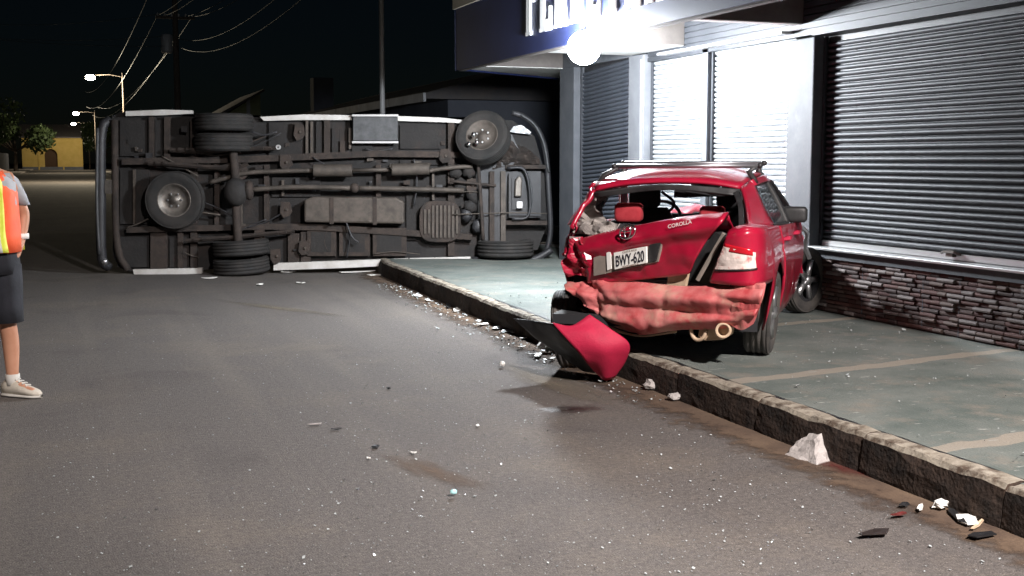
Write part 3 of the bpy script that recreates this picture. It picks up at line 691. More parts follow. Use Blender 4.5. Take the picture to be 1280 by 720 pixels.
# brackets, bolts
for u, v in [(357, 203), (357, 262), (295, 300), (325, 296), (374, 165), (302, 215), (556, 195), (590, 232), (345, 320), (380, 310)]:
    vpoly('bracket', [(u-5-v%3, v-8-u%5), (u-7, v+4), (u-3, v+9+u%4), (u+4, v+8), (u+6+v%4, v+3), (u+5, v-9)], .09, .05, 'van_rust')
    MB().blob(vpx(u+1, v, .10), .022, n=6, m=5).build('bolt', 'van_pipe', van)
MB().lathe([(.012, -.02), (.035, -.02), (.035, .02), (.012, .02)], 12, 'y', vpx(348, 184, .12)).build('shackle_ring', 'rail_light', van)
# leaf springs
for px in [[(185, 204), (230, 208), (285, 211), (310, 205)], [(232, 301), (290, 297), (330, 293), (368, 289)], [(212, 187), (250, 190), (315, 186), (350, 185)]]:
    for k in range(3):
        q = [vpx(u, v, .10+.03*k) for u, v in px]; c = [lerp(q[0], q[-1], .5)]
        q = [lerp(c[0], p_, 1-.15*k) for p_ in q]
        MB().tube(catmull(q, 12), .028, 4).build('leaf_spring', 'van_rust', van)
# rear axle with differential
vtube('rear_axle', [(290, 180), (293, 205), (295, 240), (296, 275), (298, 305)], .18, .06, 'van_rust')
MB().blob(vpx(295, 240, .24), .17, 1.0, .9, 1.15, 14, 10).build('differential', 'van_floor', van, True)
MB().lathe([(.01, -.05), (.12, -.05), (.14, 0), (.12, .04), (.01, .05)], 14, 'x', vpx(312, 238, .2)).build('diff_flange', 'van_rust', van, True)
# drive shaft
vtube('drive_shaft', [(312, 237), (370, 234), (440, 235)], .14, .035, 'van_pipe')
vtube('drive_shaft', [(446, 235), (500, 236), (580, 238)], .12, .035, 'van_pipe')
MB().blob(vpx(443, 235, .14), .07, n=8, m=6).build('joint', 'van_rust', van, True)
# exhaust
vtube('exhaust_pipe', [(262, 228), (285, 222), (310, 216), (350, 214), (392, 213)], .12, .032, 'van_pipe')
vtube('muffler', [(392, 213), (396, 213), (436, 213), (440, 213)], .14, .085, 'van_pipe', n=14)
vtube('exhaust_pipe', [(440, 213), (490, 212)], .12, .028, 'van_pipe')
vtube('muffler', [(490, 212), (494, 212), (532, 211), (537, 211)], .14, .085, 'van_pipe', n=14)
vtube('exhaust_pipe', [(537, 214), (545, 212), (570, 209), (591, 208)], .12, .03, 'van_pipe')
# grey side box at the top, fuel tank and skid plate below
bx_ = vrect('side_box', 441, 146, 497, 176, .10, .20, 'van_panel', bevel=.01)
vrect('box_edge', 440, 176.5, 498, 179, .11, .05, 'rail_light', bx_); vrect('box_edge', 440, 143, 498, 145.5, .11, .05, 'rail_light', bx_)
tk = vpoly('fuel_tank', [(380, 250), (380, 278), (505, 280), (505, 252), (495, 247), (390, 246)], .20, .30, 'van_pipe', bevel=.03)
vrect('tank_strap', 412, 247, 417, 280, .21, .02, 'van_rust', tk); vrect('tank_strap', 466, 247, 471, 281, .21, .02, 'van_rust', tk)
for u0, u1 in [(384, 420), (424, 462), (466, 508)]:
    p_ = vrect('skirt_panel', u0, 285, u1, 320, .03, .08, 'van_rust'); vrect('panel_recess', u0+5, 290, u1-6, 315, .035, .01, 'van_floor', p_)
vtube('brake_hose', [(432, 276), (440, 296), (448, 303)], .16, .014, 'van_black')
# round ribbed cover
rc = [((550+26*math.copysign(abs(math.cos(t))**.6, math.cos(t))), 277+26*math.copysign(abs(math.sin(t))**.6, math.sin(t))) for t in np.linspace(0, 2*math.pi, 28)[:-1]]
cov = vpoly('ribbed_cover', rc, .08, .10, 'van_rust', bevel=.01)
for k in range(9):
    u = 530+5*k; hgt = 20 if 1 < k < 8 else 15; vrect('cover_rib', u, 277-hgt, u+2.4, 277+hgt, .11, .04, 'van_pipe', cov)
# wheels: axles stand upright
def wheel(parent, R0, W, m='rubber_dark', rimm='steel_dirty', spokes=0, axis='z', rim_r=.6, n=28, groove=True):
    """wheel centred at origin about its axle; outer face to +axis"""
    w_ = empty('wheel'); w_.parent = parent; h_ = W/2; r = R0*rim_r
    pf = [(r, -h_*.8), (R0*.80, -h_), (R0*.93, -h_*.96), (R0*.985, -h_*.78)]
    if groove:
        for k in range(4):
            a_ = -h_*.62+k*h_*.41; pf += [(R0, a_-h_*.12), (R0, a_+h_*.10), (R0*.972, a_+h_*.12), (R0*.972, a_+h_*.26)]
    pf += [(R0*.985, h_*.78), (R0*.93, h_*.96), (R0*.80, h_), (r, h_*.8)]
    b = MB().lathe(pf, n*2 if groove else n, axis); b.build('tyre', m, w_, True)
    pr = [(r*1.03, -h_*.78), (r*.95, -h_*.6), (r*.9, h_*.3), (r*.97, h_*.66), (r*1.04, h_*.74), (r*1.04, h_*.80), (r*.93, h_*.80), (r*.86, h_*.45), (r*.5, h_*.30), (r*.28, h_*.38), (r*.22, h_*.62), (.001, h_*.64)]
    if spokes: pr = pr[:7]+[(r*.86, h_*.1), (r*.84, -h_*.1), (.001, -h_*.12)]
    b = MB().lathe(pr, n, axis); rim = b.build('rim', 'dark_interior' if spokes else rimm, w_, True)
    def P(rad, t, a_):
        return {'x': (a_, rad*math.cos(t), rad*math.sin(t)), 'z': (rad*math.cos(t), rad*math.sin(t), a_), 'y': (rad*math.cos(t), a_, rad*math.sin(t))}[axis]
    if spokes:
        MB().lathe([(r*.90, h_*.5), (r*.93, h_*.78), (r*1.03, h_*.80), (r*1.04, h_*.70)], n, axis).build('rim_ring', 'alloy', w_, True)
        for k in range(spokes):
            t = 2*math.pi*k/spokes; MB().tube([P(.03, t, h_*.62), P(r*.5, t, h_*.66), P(r*.95, t, h_*.62)], [.034, .028, .034], 6).build('spoke', 'alloy', w_, True)
        MB().blob(P(0, 0, h_*.6), .055, n=10, m=6).build('hub', 'alloy', w_, True)
    else:
        for k in range(6):
            t = 2*math.pi*k/6; MB().blob(P(r*.40, t, h_*.46), .018, n=6, m=4).build('wheel_nut', 'alloy', rim)
    return w_
q = vpx(219, 250, .16); sw = wheel(van, .40, .20, 'rubber_dark', axis='y', rim_r=.58); sw.location = q; sw.rotation_euler = (0, 0, math.pi)
vtube('spare_carrier', [(219, 214), (219, 250), (219, 286)], .02, .03, 'van_rust')
for (u0, v0), dz_ in [((279, 167), .0), ((279, 158), .0)][:1]:
    q = vpx(u0+1, 178, .06); t_ = wheel(van, .40, .25); t_.location = q
    q = vpx(u0+1, 153, .06); t2 = wheel(van, .40, .24); t2.location = q
q = vpx(302, 335, .08); t_ = wheel(van, .39, .22); t_.location = (q[0], q[1], .13); t_.rotation_euler = (R(2), R(-3), 0)
t_ = wheel(van, .39, .22); t_.location = (q[0], q[1], .38); t_.rotation_euler = (0, R(-3), 0)
# front wheels: upper one steered and tilted, lower one crushed under the body
q = vpx(604, 172, .22); t_ = wheel(van, .38, .22, rimm='van_pipe'); t_.location = q; t_.rotation_euler = (R(62), R(-32), 0)
for du, dv in ((-12, -4), (-18, 8), (-8, 6)): MB().blob(vpx(604+du, 172+dv, .40), .035, n=8, m=6).build('hub_bolt', 'chrome', van, True)
q = vpx(632, 312, .05); t_ = wheel(van, .40, .24); t_.location = (q[0], q[1], q[2]+.02)
# front end: bumper bow, radiator support, engine, headlamp
vtube('front_bumper', [(640, 141), (655, 146), (672, 162), (682, 190), (686, 240), (688, 290), (682, 318)], .0, .04, 'van_black')
vtube('bumper_edge', [(651, 143), (668, 156), (680, 180), (686, 215)], .06, .016, 'van_panel')
vtube('bumper_lip', [(590, 325), (640, 328), (668, 324), (690, 312)], .06, .05, 'van_black')
vpoly('wheel_housing', [(612, 170), (600, 210), (604, 300), (628, 312), (634, 220), (650, 190), (640, 168)], .04, .12, 'van_black')
vpoly('headlamp', [(637, 165), (642, 158), (652, 156), (664, 165), (662, 168)], .02, .06, 'headlamp_glass')
MB().blob(vpx(629, 156, .06), .05, n=10, m=7).build('indicator_lamp', 'plate_white', van, True)
b = MB().grid(crumple(loft([[vpx(612, 178, .05), vpx(630, 172, .06), (vpx(665, 190, .03))], [vpx(612, 200, .06), vpx(640, 196, .10), vpx(672, 196, .03)], [vpx(616, 212, .04), vpx(640, 206, .05), vpx(676, 204, .03)]], 10, 16), .10, 7, 4, axis=(0, -1, .3))); b.build('torn_fender_liner', 'van_rust', van, False, .01)
vrect('radiator_support', 612, 214, 618, 318, .12, .06, 'van_rust'); vrect('radiator_support', 626, 214, 632, 318, .10, .05, 'van_pipe')
vrect('radiator_support', 632, 206, 682, 211, .10, .05, 'van_rust'); vrect('radiator_support', 632, 276, 684, 281, .10, .05, 'van_rust')
vrect('radiator', 636, 214, 676, 272, .02, .05, 'van_black')
en = vrect('engine_block', 640, 222, 654, 262, .06, .10, 'van_black'); vpoly('sump', [(644, 224), (643, 246), (652, 246), (653, 224), (650, 219)], .14, .10, 'steel_dirty', en, bevel=.02); vrect('oil_filter', 646, 252, 653, 260, .14, .08, 'rail_light', en)
vtube('coolant_hose', [(634, 210), (655, 212), (662, 240), (660, 270), (640, 274)], .14, .02, 'van_black'); vtube('coolant_hose', [(660, 215), (665, 245), (662, 265)], .12, .012, 'van_panel')
for u, v in [(586, 214), (592, 245), (583, 268), (597, 282), (576, 232), (588, 258), (570, 215)]:
    MB().blob(vpx(u, v, .04), .09, 1, .7, 1.1, 9, 7, .5, u).build('gearbox_casting', 'van_black' if u % 2 else 'van_floor', van, True)
vtube('steering_rod', [(562, 226), (600, 230), (620, 232)], .16, .02, 'van_rust'); vtube('steering_rod', [(596, 185), (600, 235), (604, 300)], .16, .025, 'van_rust')
vtube('crossbar', [(566, 268), (640, 266), (684, 267)], .14, .008, 'van_pipe')
rv = random.Random(5)
for k in range(26):      # brake lines, cables and clips
    u0, v0 = rv.uniform(150, 590), rv.uniform(155, 320); L = rv.uniform(12, 60); a_ = rv.choice([0, 0, math.pi/2, .5, -.4])
    vtube('brake_line', [(u0, v0), (u0+L*.5*math.cos(a_)+rv.uniform(-4, 4), v0+L*.5*math.sin(a_)+rv.uniform(-4, 4)), (min(u0+L*math.cos(a_), 600), min(v0+L*math.sin(a_), 322))], rv.uniform(.02, .12), rv.uniform(.006, .014), rv.choice(['van_pipe', 'van_black', 'van_rust']), n=5)
for k in range(46):      # mounting tabs and holes' rims on floor and rails
    u0, v0 = rv.uniform(152, 590), rv.uniform(152, 322); w_, h_ = rv.uniform(2, 9), rv.uniform(2, 8)
    vpoly('mounting_tab', [(u0, v0), (u0+rv.uniform(-1, 1), v0+h_), (u0+w_, v0+h_+rv.uniform(-1, 1)), (u0+w_, v0)], rv.uniform(-.04, .08), rv.uniform(.03, .08), rv.choice(['van_rust', 'van_floor', 'van_pipe', 'van_black']))

# ================================================================= RED CAR
HD = R(38.6); RRc = atz(949, 441, KH)
OX, OY = RRc[0]-.72*math.cos(HD), RRc[1]+.72*math.sin(HD)
cF = np.array([math.sin(HD), math.cos(HD), 0]); cR = np.array([math.cos(HD), -math.sin(HD), 0]); cO = np.array([OX, OY, KH])
car = empty('red_car', (OX, OY, KH), -HD)
tag(car, 'wrecked red sedan with crushed rear end and roof rack, nose against the store', 'car')
def cl(P): P = np.array(P, float)-cO; return np.array([P@cR, P@cF, P[2]])
_c = cl(CAM)
def cpx(u, v, A=(.78, -.82), B=(-.72, -.12), off=0.):
    A = np.array(A, float); B = np.array(B, float); t = (B-A)/np.linalg.norm(B-A); n = np.array([t[1], -t[0]])
    if n[1] > 0: n = -n
    d = ray(u, v); e = np.array([d@cR, d@cF, d[2]]); k = ((A+n*off-_c[:2])@n)/(e[:2]@n); return _c+e*k
NR = np.array([-.70, -1.50, 0])/np.linalg.norm([.70, 1.50])      # outward normal of the crushed rear
def belt(y): return float(np.interp(y, [-.85, -.4, 1.0, 2.2], [.94, .925, .885, .85]))
plan = catmull([(.46, -.70), (.60, -.80), (.73, -.83), (.81, -.74), (.84, -.5), (.85, -.2), (.852, .3), (.855, 1.0), (.85, 1.7), (.84, 2.25)], 90)
def flank(y0, y1, sgn=1, zlow=.22, kpts=None, top=None, nz=12):
    pts = [q for q in plan if y0 <= q[1] <= y1] if kpts is None else kpts
    G = []
    for q in pts:
        yy = q[1]; zb = zlow if yy > -.40 else .57
        if abs(yy) < .375: zb = max(zb, .29+math.sqrt(max(0, .375**2-yy**2)))
        if yy > 2.0: zb = max(zb, .29+math.sqrt(max(0, .40**2-(min(yy, 2.6)-2.6)**2)) if yy > 2.2 else zb)
        zt = belt(yy)-(.30*max(0, .74-q[0]) if yy < -.55 else 0); row = []
        for k in range(nz):
            z_ = zb+(zt-zb)*k/(nz-1); dx = -.055*max(0, (z_-.62)/.32)**2-.07*max(0, (.55-z_)/.35)**1.6
            dx += -.008*math.exp(-((z_-.74)/.025)**2)     # pressed waist crease
            f_ = 1 if yy > -.6 else .6
            nx, ny = (1, 0) if yy > -.6 else (.6, -.5)
            x_b = q[0] if yy > -.55 else max(q[0], .47+.45*max(0, z_-.60))
            row.append((sgn*(x_b+dx*f_*nx), yy+(dx*f_*-ny if yy <= -.6 else 0), z_))
        G.append(row)
    return G
def ry(y0, y1, n=26): return [(float(np.interp(t, [q[1] for q in plan[30:]], [q[0] for q in plan[30:]])), t) for t in np.linspace(y0, y1, n)]
# right quarter panel with the wrapped rear corner
qp = [q for q in plan if not (q[1] > .30)]
MB().grid(crumple(flank(0, 0, 1, kpts=qp), .006, 5, 2, False)).build('quarter_panel', 'red_paint', car, True, .012)
dr = MB().grid(crumple(flank(0, 0, 1, kpts=ry(.315, 1.06)), .008, 4, 5, False, (1, 0, 0))).build('rear_door', 'red_paint', car, True, .02)
df = MB().grid(crumple(flank(0, 0, 1, kpts=ry(1.075, 2.0)), .012, 4, 8, False, (1, 0, 0))).build('front_door', 'red_paint', car, True, .02)
for d_, yy in ((dr, .50), (df, 1.25)):
    MB().tube([(.835, yy-.09, .80), (.875, yy-.07, .805), (.875, yy+.07, .805), (.835, yy+.09, .80)], .014, 6).build('handle', 'red_plain', d_)
sh_top = [r[-1] for r in flank(0, 0, 1, kpts=qp)][:62]; nT = len(sh_top)
G = []
for i, q in enumerate(sh_top):
    t = i/(nT-1); inn = np.array((.585+.02*min(1, t*2.2), max(-.66, q[1]+.04), .895+.04*min(1, t*2.5))); q = np.array(q)
    G.append([q*(1-k)+inn*k+np.array([0, 0, .022*math.sin(math.pi*k)]) for k in np.linspace(0, 1, 6)])
MB().grid(G).build('quarter_shoulder', 'red_paint', car, True, .01)
# crushed left side
def left(y0, y1, name, seed, amp, push=0.):
    G = flank(0, 0, -1, kpts=ry(y0, y1, 24)); G = [[(q[0]+push*max(0, .55-q[1]), q[1], q[2]) for q in r] for r in G]
    return MB().grid(crumple(G, amp, 5, seed, True, (-1, 0, .2))).build(name, 'red_paint', car, True, .012)
left(-.02, .36, 'quarter_panel', 3, .06, .25); left(.37, 1.06, 'rear_door', 6, .03, .1); left(1.075, 2.0, 'front_door', 9, .01); left(2.015, 2.9, 'front_fender', 12, .03)
# inner structure
b = MB(); b.box(-.74, .74, -.35, 2.9, .20, .27); b.box(-.775, -.765, .30, 2.5, .24, .86); b.box(.765, .775, .38, 2.2, .24, .86); b.box(.60, .70, -.75, .5, .30, .88); b.box(-.70, -.60, .1, .5, .3, .84)
b.box(-.70, .70, 2.05, 2.12, .27, .86); b.build('floor_pan', 'dark_interior', car)
G = loft([[(.55, -.70, .56), (.2, -.5, .50), (-.55, -.05, .46)], [(.60, -.45, .50), (.2, -.2, .45), (-.6, .1, .45)], [(.62, .05, .52), (0, .05, .50), (-.6, .1, .5)]], 10, 14)
MB().grid(crumple(G, .05, 4, 7)).build('boot_floor', 'grey_trim', car, False, .01)
# roof, pillars
def rl(y, zc, hw, ze, tilt=.018): return [(hw*s, y+.05*s*s, ze+(zc-ze)*(1-abs(s)**2.4)+tilt*s*hw) for s in np.linspace(-1, 1, 13)]
roofc = [rl(.10, 1.225, .55, 1.165), rl(.16, 1.255, .56, 1.20), rl(.5, 1.315, .585, 1.245), rl(.95, 1.335, .59, 1.26), rl(1.3, 1.30, .575, 1.235)]
roof = MB().grid(loft(roofc, 24, 26)).build('roof', 'red_paint', car, True, .03)
def strip(name, A, B, m='red_paint', n=14, th=.035, cr=0., seed=1, parent=car):
    G = [[a*(1-t)+b_*t for t in np.linspace(0, 1, 7)] for a, b_ in zip(catmull(A, n), catmull(B, n))]
    if cr: G = crumple(G, cr, 6, seed, True, (-1, 0, 0))
    return MB().grid(G).build(name, m, parent, True, th)
# right C pillar: broad, from roof corner down to the belt
strip('c_pillar', [(.545, .13, 1.185), (.61, -.10, 1.08), (.66, -.36, .985), (.70, -.60, .93)], [(.598, .33, 1.225), (.66, .22, 1.12), (.73, .12, 1.0), (.79, .02, .925)])
strip('roof_rail', [(.59, .30, 1.235), (.615, .9, 1.265), (.60, 1.32, 1.235)], [(.62, .30, 1.195), (.645, .9, 1.22), (.63, 1.30, 1.20)])
strip('a_pillar', [(.565, 1.30, 1.245), (.65, 1.7, 1.07), (.72, 2.1, .89)], [(.62, 1.26, 1.215), (.70, 1.62, 1.06), (.78, 2.0, .88)], 'black_plastic')
strip('a_pillar', [(-.57, 1.30, 1.22), (-.65, 1.7, 1.05), (-.72, 2.1, .87)], [(-.62, 1.26, 1.19), (-.70, 1.62, 1.04), (-.78, 2.0, .86)])
strip('c_pillar', [(-.545, .12, 1.155), (-.63, .05, 1.03), (-.70, -.02, .88)], [(-.60, .26, 1.18), (-.68, .26, 1.05), (-.77, .28, .88)], cr=.03)
strip('roof_rail', [(-.59, .26, 1.205), (-.615, .9, 1.235), (-.60, 1.32, 1.205)], [(-.62, .26, 1.165), (-.645, .9, 1.19), (-.63, 1.30, 1.17)])
strip('b_pillar', [(.625, 1.00, 1.225), (.72, 1.02, 1.06), (.80, 1.02, .885)], [(.625, 1.12, 1.225), (.72, 1.12, 1.06), (.80, 1.10, .885)], 'black_plastic')
strip('b_pillar', [(-.625, 1.00, 1.19), (-.72, 1.02, 1.04), (-.80, 1.02, .88)], [(-.625, 1.12, 1.19), (-.72, 1.12, 1.04), (-.80, 1.10, .88)], 'black_plastic')
# side windows with black frames
wr = strip('side_window', [(.618, .36, 1.205), (.71, .22, 1.04), (.785, .10, .925)], [(.632, .99, 1.225), (.725, 1.0, 1.05), (.80, 1.01, .885)], 'tinted_glass', th=.006)
MB().tube([(.615, .33, 1.21), (.70, .17, 1.05), (.79, .05, .925), (.805, 1.0, .885)], .013, 6).build('window_seal', 'black_plastic', wr)
wf = strip('side_window', [(.632, 1.13, 1.22), (.725, 1.13, 1.05), (.80, 1.12, .885)], [(.63, 1.27, 1.20), (.70, 1.62, 1.05), (.78, 1.97, .87)], 'tinted_glass', th=.006)
MB().tube([(.62, 1.12, 1.225), (.64, 1.26, 1.21), (.71, 1.64, 1.05), (.79, 2.0, .87)], .022, 6).build('window_seal', 'black_plastic', wf)
strip('windscreen', [(-.56, 1.33, 1.20), (0, 1.36, 1.28), (.56, 1.33, 1.23)], [(-.72, 2.1, .87), (0, 2.22, .88), (.72, 2.1, .885)], 'window_glass', th=.006)
# broken glass edge, dangling trim inside the rear window
rg = strip('rear_window_frame', [(-.54, .09, 1.15), (0, .07, 1.21), (.545, .10, 1.175)], [(-.54, .11, 1.11), (0, .08, 1.17), (.54, .06, 1.13)], 'black_plastic', th=.02)
strip('window_seal', [(.535, .10, 1.17), (.60, -.12, 1.06), (.665, -.56, .92)], [(.50, .08, 1.15), (.565, -.13, 1.05), (.63, -.56, .915)], 'black_plastic', th=.02)
MB().grid(crumple([[np.array((.05+.42*s, .16+.02*t, 1.165-.05*s*0-.055*t*(1-.3*s))) for s in np.linspace(0, 1, 12)] for t in np.linspace(0, 1, 4)], .02, 9, 4)).build('hanging_headliner', 'seat_black', car, False, .008)
G = loft([[(-.56, .12, 1.13), (-.60, .35, 1.14), (-.61, .7, 1.15)], [(-.60, .06, 1.0), (-.64, .35, 1.0), (-.63, .7, 1.0)], [(-.60, -.0, .88), (-.60, .3, .87), (-.60, .7, .88)]], 14, 20)
MB().grid(crumple(G, .13, 5.5, 2, True, (1, -.6, 0))).build('crumpled_lining', 'grey_lining', car, False, .008)
G = loft([[(-.64, .0, .95), (-.45, -.02, .93), (-.32, .0, .92)], [(-.68, -.05, .86), (-.5, -.16, .84), (-.36, -.2, .86)]], 8, 12)
MB().grid(crumple(G, .10, 8, 5, True, (0, -1, .4))).build('torn_metal', 'grey_lining', car, False, .006)
# seats
def cushion(b, x0, x1, y0, y1, z0, z1, lean=0.):
    G = []
    for t in np.linspace(0, 1, 9):
        z_ = z0+(z1-z0)*t; e = 1-abs(2*t-1)**6*.22; cx, cy = (x0+x1)/2, (y0+y1)/2+lean*(z_-z0); row = []
        for k in range(20):
            a_ = 2*math.pi*k/20; c_, s_ = math.cos(a_), math.sin(a_)
            row.append((cx+(x1-x0)/2*e*math.copysign(abs(c_)**.35, c_), cy+(y1-y0)/2*e*math.copysign(abs(s_)**.5, s_), z_))
        G.append(row)
    b.grid(G, True); n0 = len(b.v); b.f.append(tuple(range(n0-20, n0))); b.f.append(tuple(range(n0-180, n0-160))[::-1]); return b
bs = cushion(MB(), -.60, .60, .32, .48, .42, .90, -.2).build('rear_seat_back', 'seat_black', car, True)
ps = lambda u, v: cpx(u, v, (1, .30), (-1, .30))
for (u0, u1, v0, v1) in ((768, 803, 254, 277), (874, 906, 258, 280)):
    a, c = ps(u0, v1), ps(u1, v0); b = cushion(MB(), a[0], c[0], .26, .38, a[2], c[2]); b.build('headrest', 'seat_red', car, True)
for sx in (-.36, .36):
    s_ = cushion(MB(), sx-.23, sx+.23, 1.20, 1.34, .40, 1.0, -.25).build('front_seat', 'seat_black', car, True)
    cushion(MB(), sx-.13, sx+.13, 1.02, 1.12, 1.0, 1.17).build('headrest', 'seat_black', s_, True)
b = MB().lathe([(.185+.016*math.cos(t), .016*math.sin(t)) for t in np.linspace(0, 2*math.pi, 9)], 24, 'y'); o = b.build('steering_wheel', 'seat_black', car, True); o.location = (-.36, 1.72, .86); o.rotation_euler = (R(-25), 0, 0)
G = loft([[(-.7, 1.95, .84), (0, 1.9, .90), (.7, 1.95, .85)], [(-.7, 2.1, .86), (0, 2.15, .89), (.7, 2.1, .86)]], 4, 12); MB().grid(crumple(G, .05, 6, 3, True, (0, 0, 1))).build('dashboard', 'seat_black', car, False, .04)
b = MB().tube([(.05, 1.5, 1.22), (.07, 1.55, 1.17)], .01, 6); b.box(-.06, .18, 1.55, 1.58, 1.13, 1.19); b.build('rear_view_mirror', 'seat_black', car)
MB().tube(catmull([(-.15, .7, 1.14), (-.05, .72, 1.05), (-.12, .70, .97), (-.28, .68, .94)], 14), .012, 5).build('seat_belt', 'seat_black', car)
# trunk lid, torn and skewed; rows from deck to lower lip, traced on the slanted rear
def lidrow(px, off): return [cpx(u, v, off=off) for u, v in px]
rows = [lidrow([(722, 304), (765, 294), (830, 281), (880, 274), (911, 270)], -.16),
        lidrow([(718, 302), (760, 291), (800, 283), (850, 273), (909, 267)], -.02),
        lidrow([(722, 314), (762, 305), (805, 297), (850, 288), (900, 280)], .080),
        lidrow([(728, 326), (765, 321), (810, 312), (850, 304), (884, 300)], .030),
        lidrow([(734, 340), (768, 338), (812, 330), (846, 324), (870, 323)], .03),
        lidrow([(736, 353), (770, 352), (812, 348), (842, 345), (861, 342)], .0)]
lid = MB().grid(crumple(loft(rows, 30, 44), .020, 3.6, 6, True, tuple(NR))).build('trunk_lid', 'red_paint', car, True, .018)
G = loft([lidrow([(722, 304), (765, 294), (830, 281), (880, 274), (911, 270)], -.16), [(-.62, .10, .74), (-.2, .0, .78), (.3, -.15, .82), (.58, -.36, .86)]], 8, 24)
MB().grid(crumple(G, .02, 5, 3, True, (0, 0, 1))).build('rear_deck', 'red_paint', car, True, .014)
def onlid(name, px, off, th, m, **k): return MB().poly([cpx(u, v, off=off) for u, v in px], tuple(-NR*th)).build(name, m, lid, **k)
onlid('plate_recess', [(742, 322), (742, 345), (766, 340), (822, 327), (829, 300), (812, 304), (766, 314)], .052, .02, 'grey_trim')
onlid('plate_lamp', [(812, 306), (810, 328), (820, 326), (826, 302)], .06, .015, 'black_plastic')
onlid('recess_corner', [(758, 316), (759, 338), (764, 336), (763, 314)], .062, .012, 'plate_white')
pl_px = [(767, 316), (768, 337), (808.5, 328.5), (808, 308)]
pt = onlid('number_plate', pl_px, .075, .012, 'plate_white', bevel=.002)
pc = [cpx(u, v, off=.076) for u, v in pl_px]; ctr = sum(pc)/4; exx = (pc[3]-pc[0]+pc[2]-pc[1])/2; ezz = (pc[0]-pc[1]+pc[3]-pc[2])/2
def plate_text(txt, size, dv, m='plate_ink', base=ctr, ex=exx, ez=ezz, parent=pt, name='lettering', wide=None):
    me = text_mesh(txt, 1., .0, m, name); xs = [q.co.x for q in me.vertices]; ys = [q.co.y for q in me.vertices]
    w0 = max(xs)-min(xs); h0 = max(ys)-min(ys); W_ = wide
    exn = ex/np.linalg.norm(ex); ezn = ez/np.linalg.norm(ez); eu = exn; nn = NR
    for q in me.vertices:
        P = base+exn*((q.co.x-(max(xs)+min(xs))/2)/w0*W_)+ezn*((q.co.y-(max(ys)+min(ys))/2)/h0*size+dv)+nn*.003
        q.co = Vector(tuple(P))
    return link(name, me, parent)
plate_text('BWY-620', .078, -.004, wide=.255)
plate_text('COSTA RICA', .014, .049, 'panel_brown', wide=.13); plate_text('CENTROAMERICA', .011, -.052, 'panel_brown', wide=.15)
eb = cpx(785, 290, off=.092)
plate_text('COROLLA', .026, 0, 'plate_white', base=cpx(850, 280, off=.092), wide=.20, parent=lid, name='badge_lettering')
exn = exx/np.linalg.norm(exx)
def oval(cx, cz, rx, rz, r=.006):
    pts = [eb+exn*(cx+rx*math.cos(t))+np.array([0, 0, cz+rz*math.sin(t)])+NR*.006 for t in np.linspace(0, 2*math.pi, 25)]
    return pts, r
b = MB()
for a in [(0, 0, .070, .046), (0, .0, .028, .044), (0, .022, .050, .018)]:
    pts, r = oval(*a); b.tube(pts, r, 6, False)
b.build('emblem', 'chrome', lid, True)
# contents of the torn boot seen through the gap
onp = lambda px, off, th, m, name: MB().poly([cpx(u, v, off=off) for u, v in px], tuple(-NR*th)).build(name, m, car)
onp([(893, 290), (852, 352), (895, 356), (915, 300)], -.16, .1, 'black_plastic', 'boot_lining')
onp([(836, 340), (833, 357), (856, 358), (860, 338)], -.04, .03, 'dusty_beige', 'torn_trim')
MB().tube(catmull([cpx(905, 292, off=-.03), cpx(890, 318, off=-.03), cpx(872, 350, off=-.02)], 10), .016, 6).build('boot_seal', 'grey_trim', car)
MB().tube(catmull([cpx(918, 292, off=.0), cpx(902, 318, off=.0), cpx(888, 352, off=.0)], 10), .014, 6).build('boot_seal', 'grey_trim', car)
# right tail lamp wrapped on the corner
def wrapgrid(i0, i1, z0a, z0b, z1a, z1b, off, nz=8):
    fl_ = flank(0, 0, 1, kpts=qp, nz=40); fl_ = fl_[i0:i1]; G = []; cxy = np.array([.35, -.35])
    for j, r in enumerate(fl_):
        t = j/(len(fl_)-1); zs = [q[2] for q in r]; row = []
        for z_ in np.linspace(z0a+(z0b-z0a)*t, z1a+(z1b-z1a)*t, nz):
            x_ = float(np.interp(z_, zs, [q[0] for q in r])); y_ = float(np.interp(z_, zs, [q[1] for q in r])); d = np.array([x_, y_])-cxy; d /= np.linalg.norm(d); row.append((x_+d[0]*off, y_+d[1]*off, z_))
        G.append(row)
    return G
tl = MB().grid(crumple(wrapgrid(2, 25, .665, .69, .835, .79, .012), .004, 16, 3, True, (0, -1, 0))).build('tail_lamp', 'lamp_clear', car, False, .015)
MB().grid(wrapgrid(3, 23, .80, .77, .855, .81, .019, 5)).build('lamp_red_band', 'lamp_red', tl, True, .006)
MB().grid(wrapgrid(1, 26, .652, .68, .662, .689, .016, 3)).build('lamp_seam', 'black_plastic', tl, True, .006)
MB().grid(crumple([[np.array((-.70+.12*s, -.06-.1*s, .62+.2*t)) for s in np.linspace(0, 1, 8)] for t in np.linspace(0, 1, 9)], .08, 9, 2, True, tuple(NR))).build('broken_tail_lamp', 'grey_lining', car, False, .01)
G = loft([lidrow([(702, 318), (712, 300), (728, 296)], .0), lidrow([(703, 332), (718, 322), (738, 322)], .06), lidrow([(708, 346), (722, 344), (738, 352)], .02)], 14, 14)
MB().grid(crumple(G, .09, 8, 9, True, tuple(NR))).build('torn_corner_panel', 'red_paint', car, False, .008)
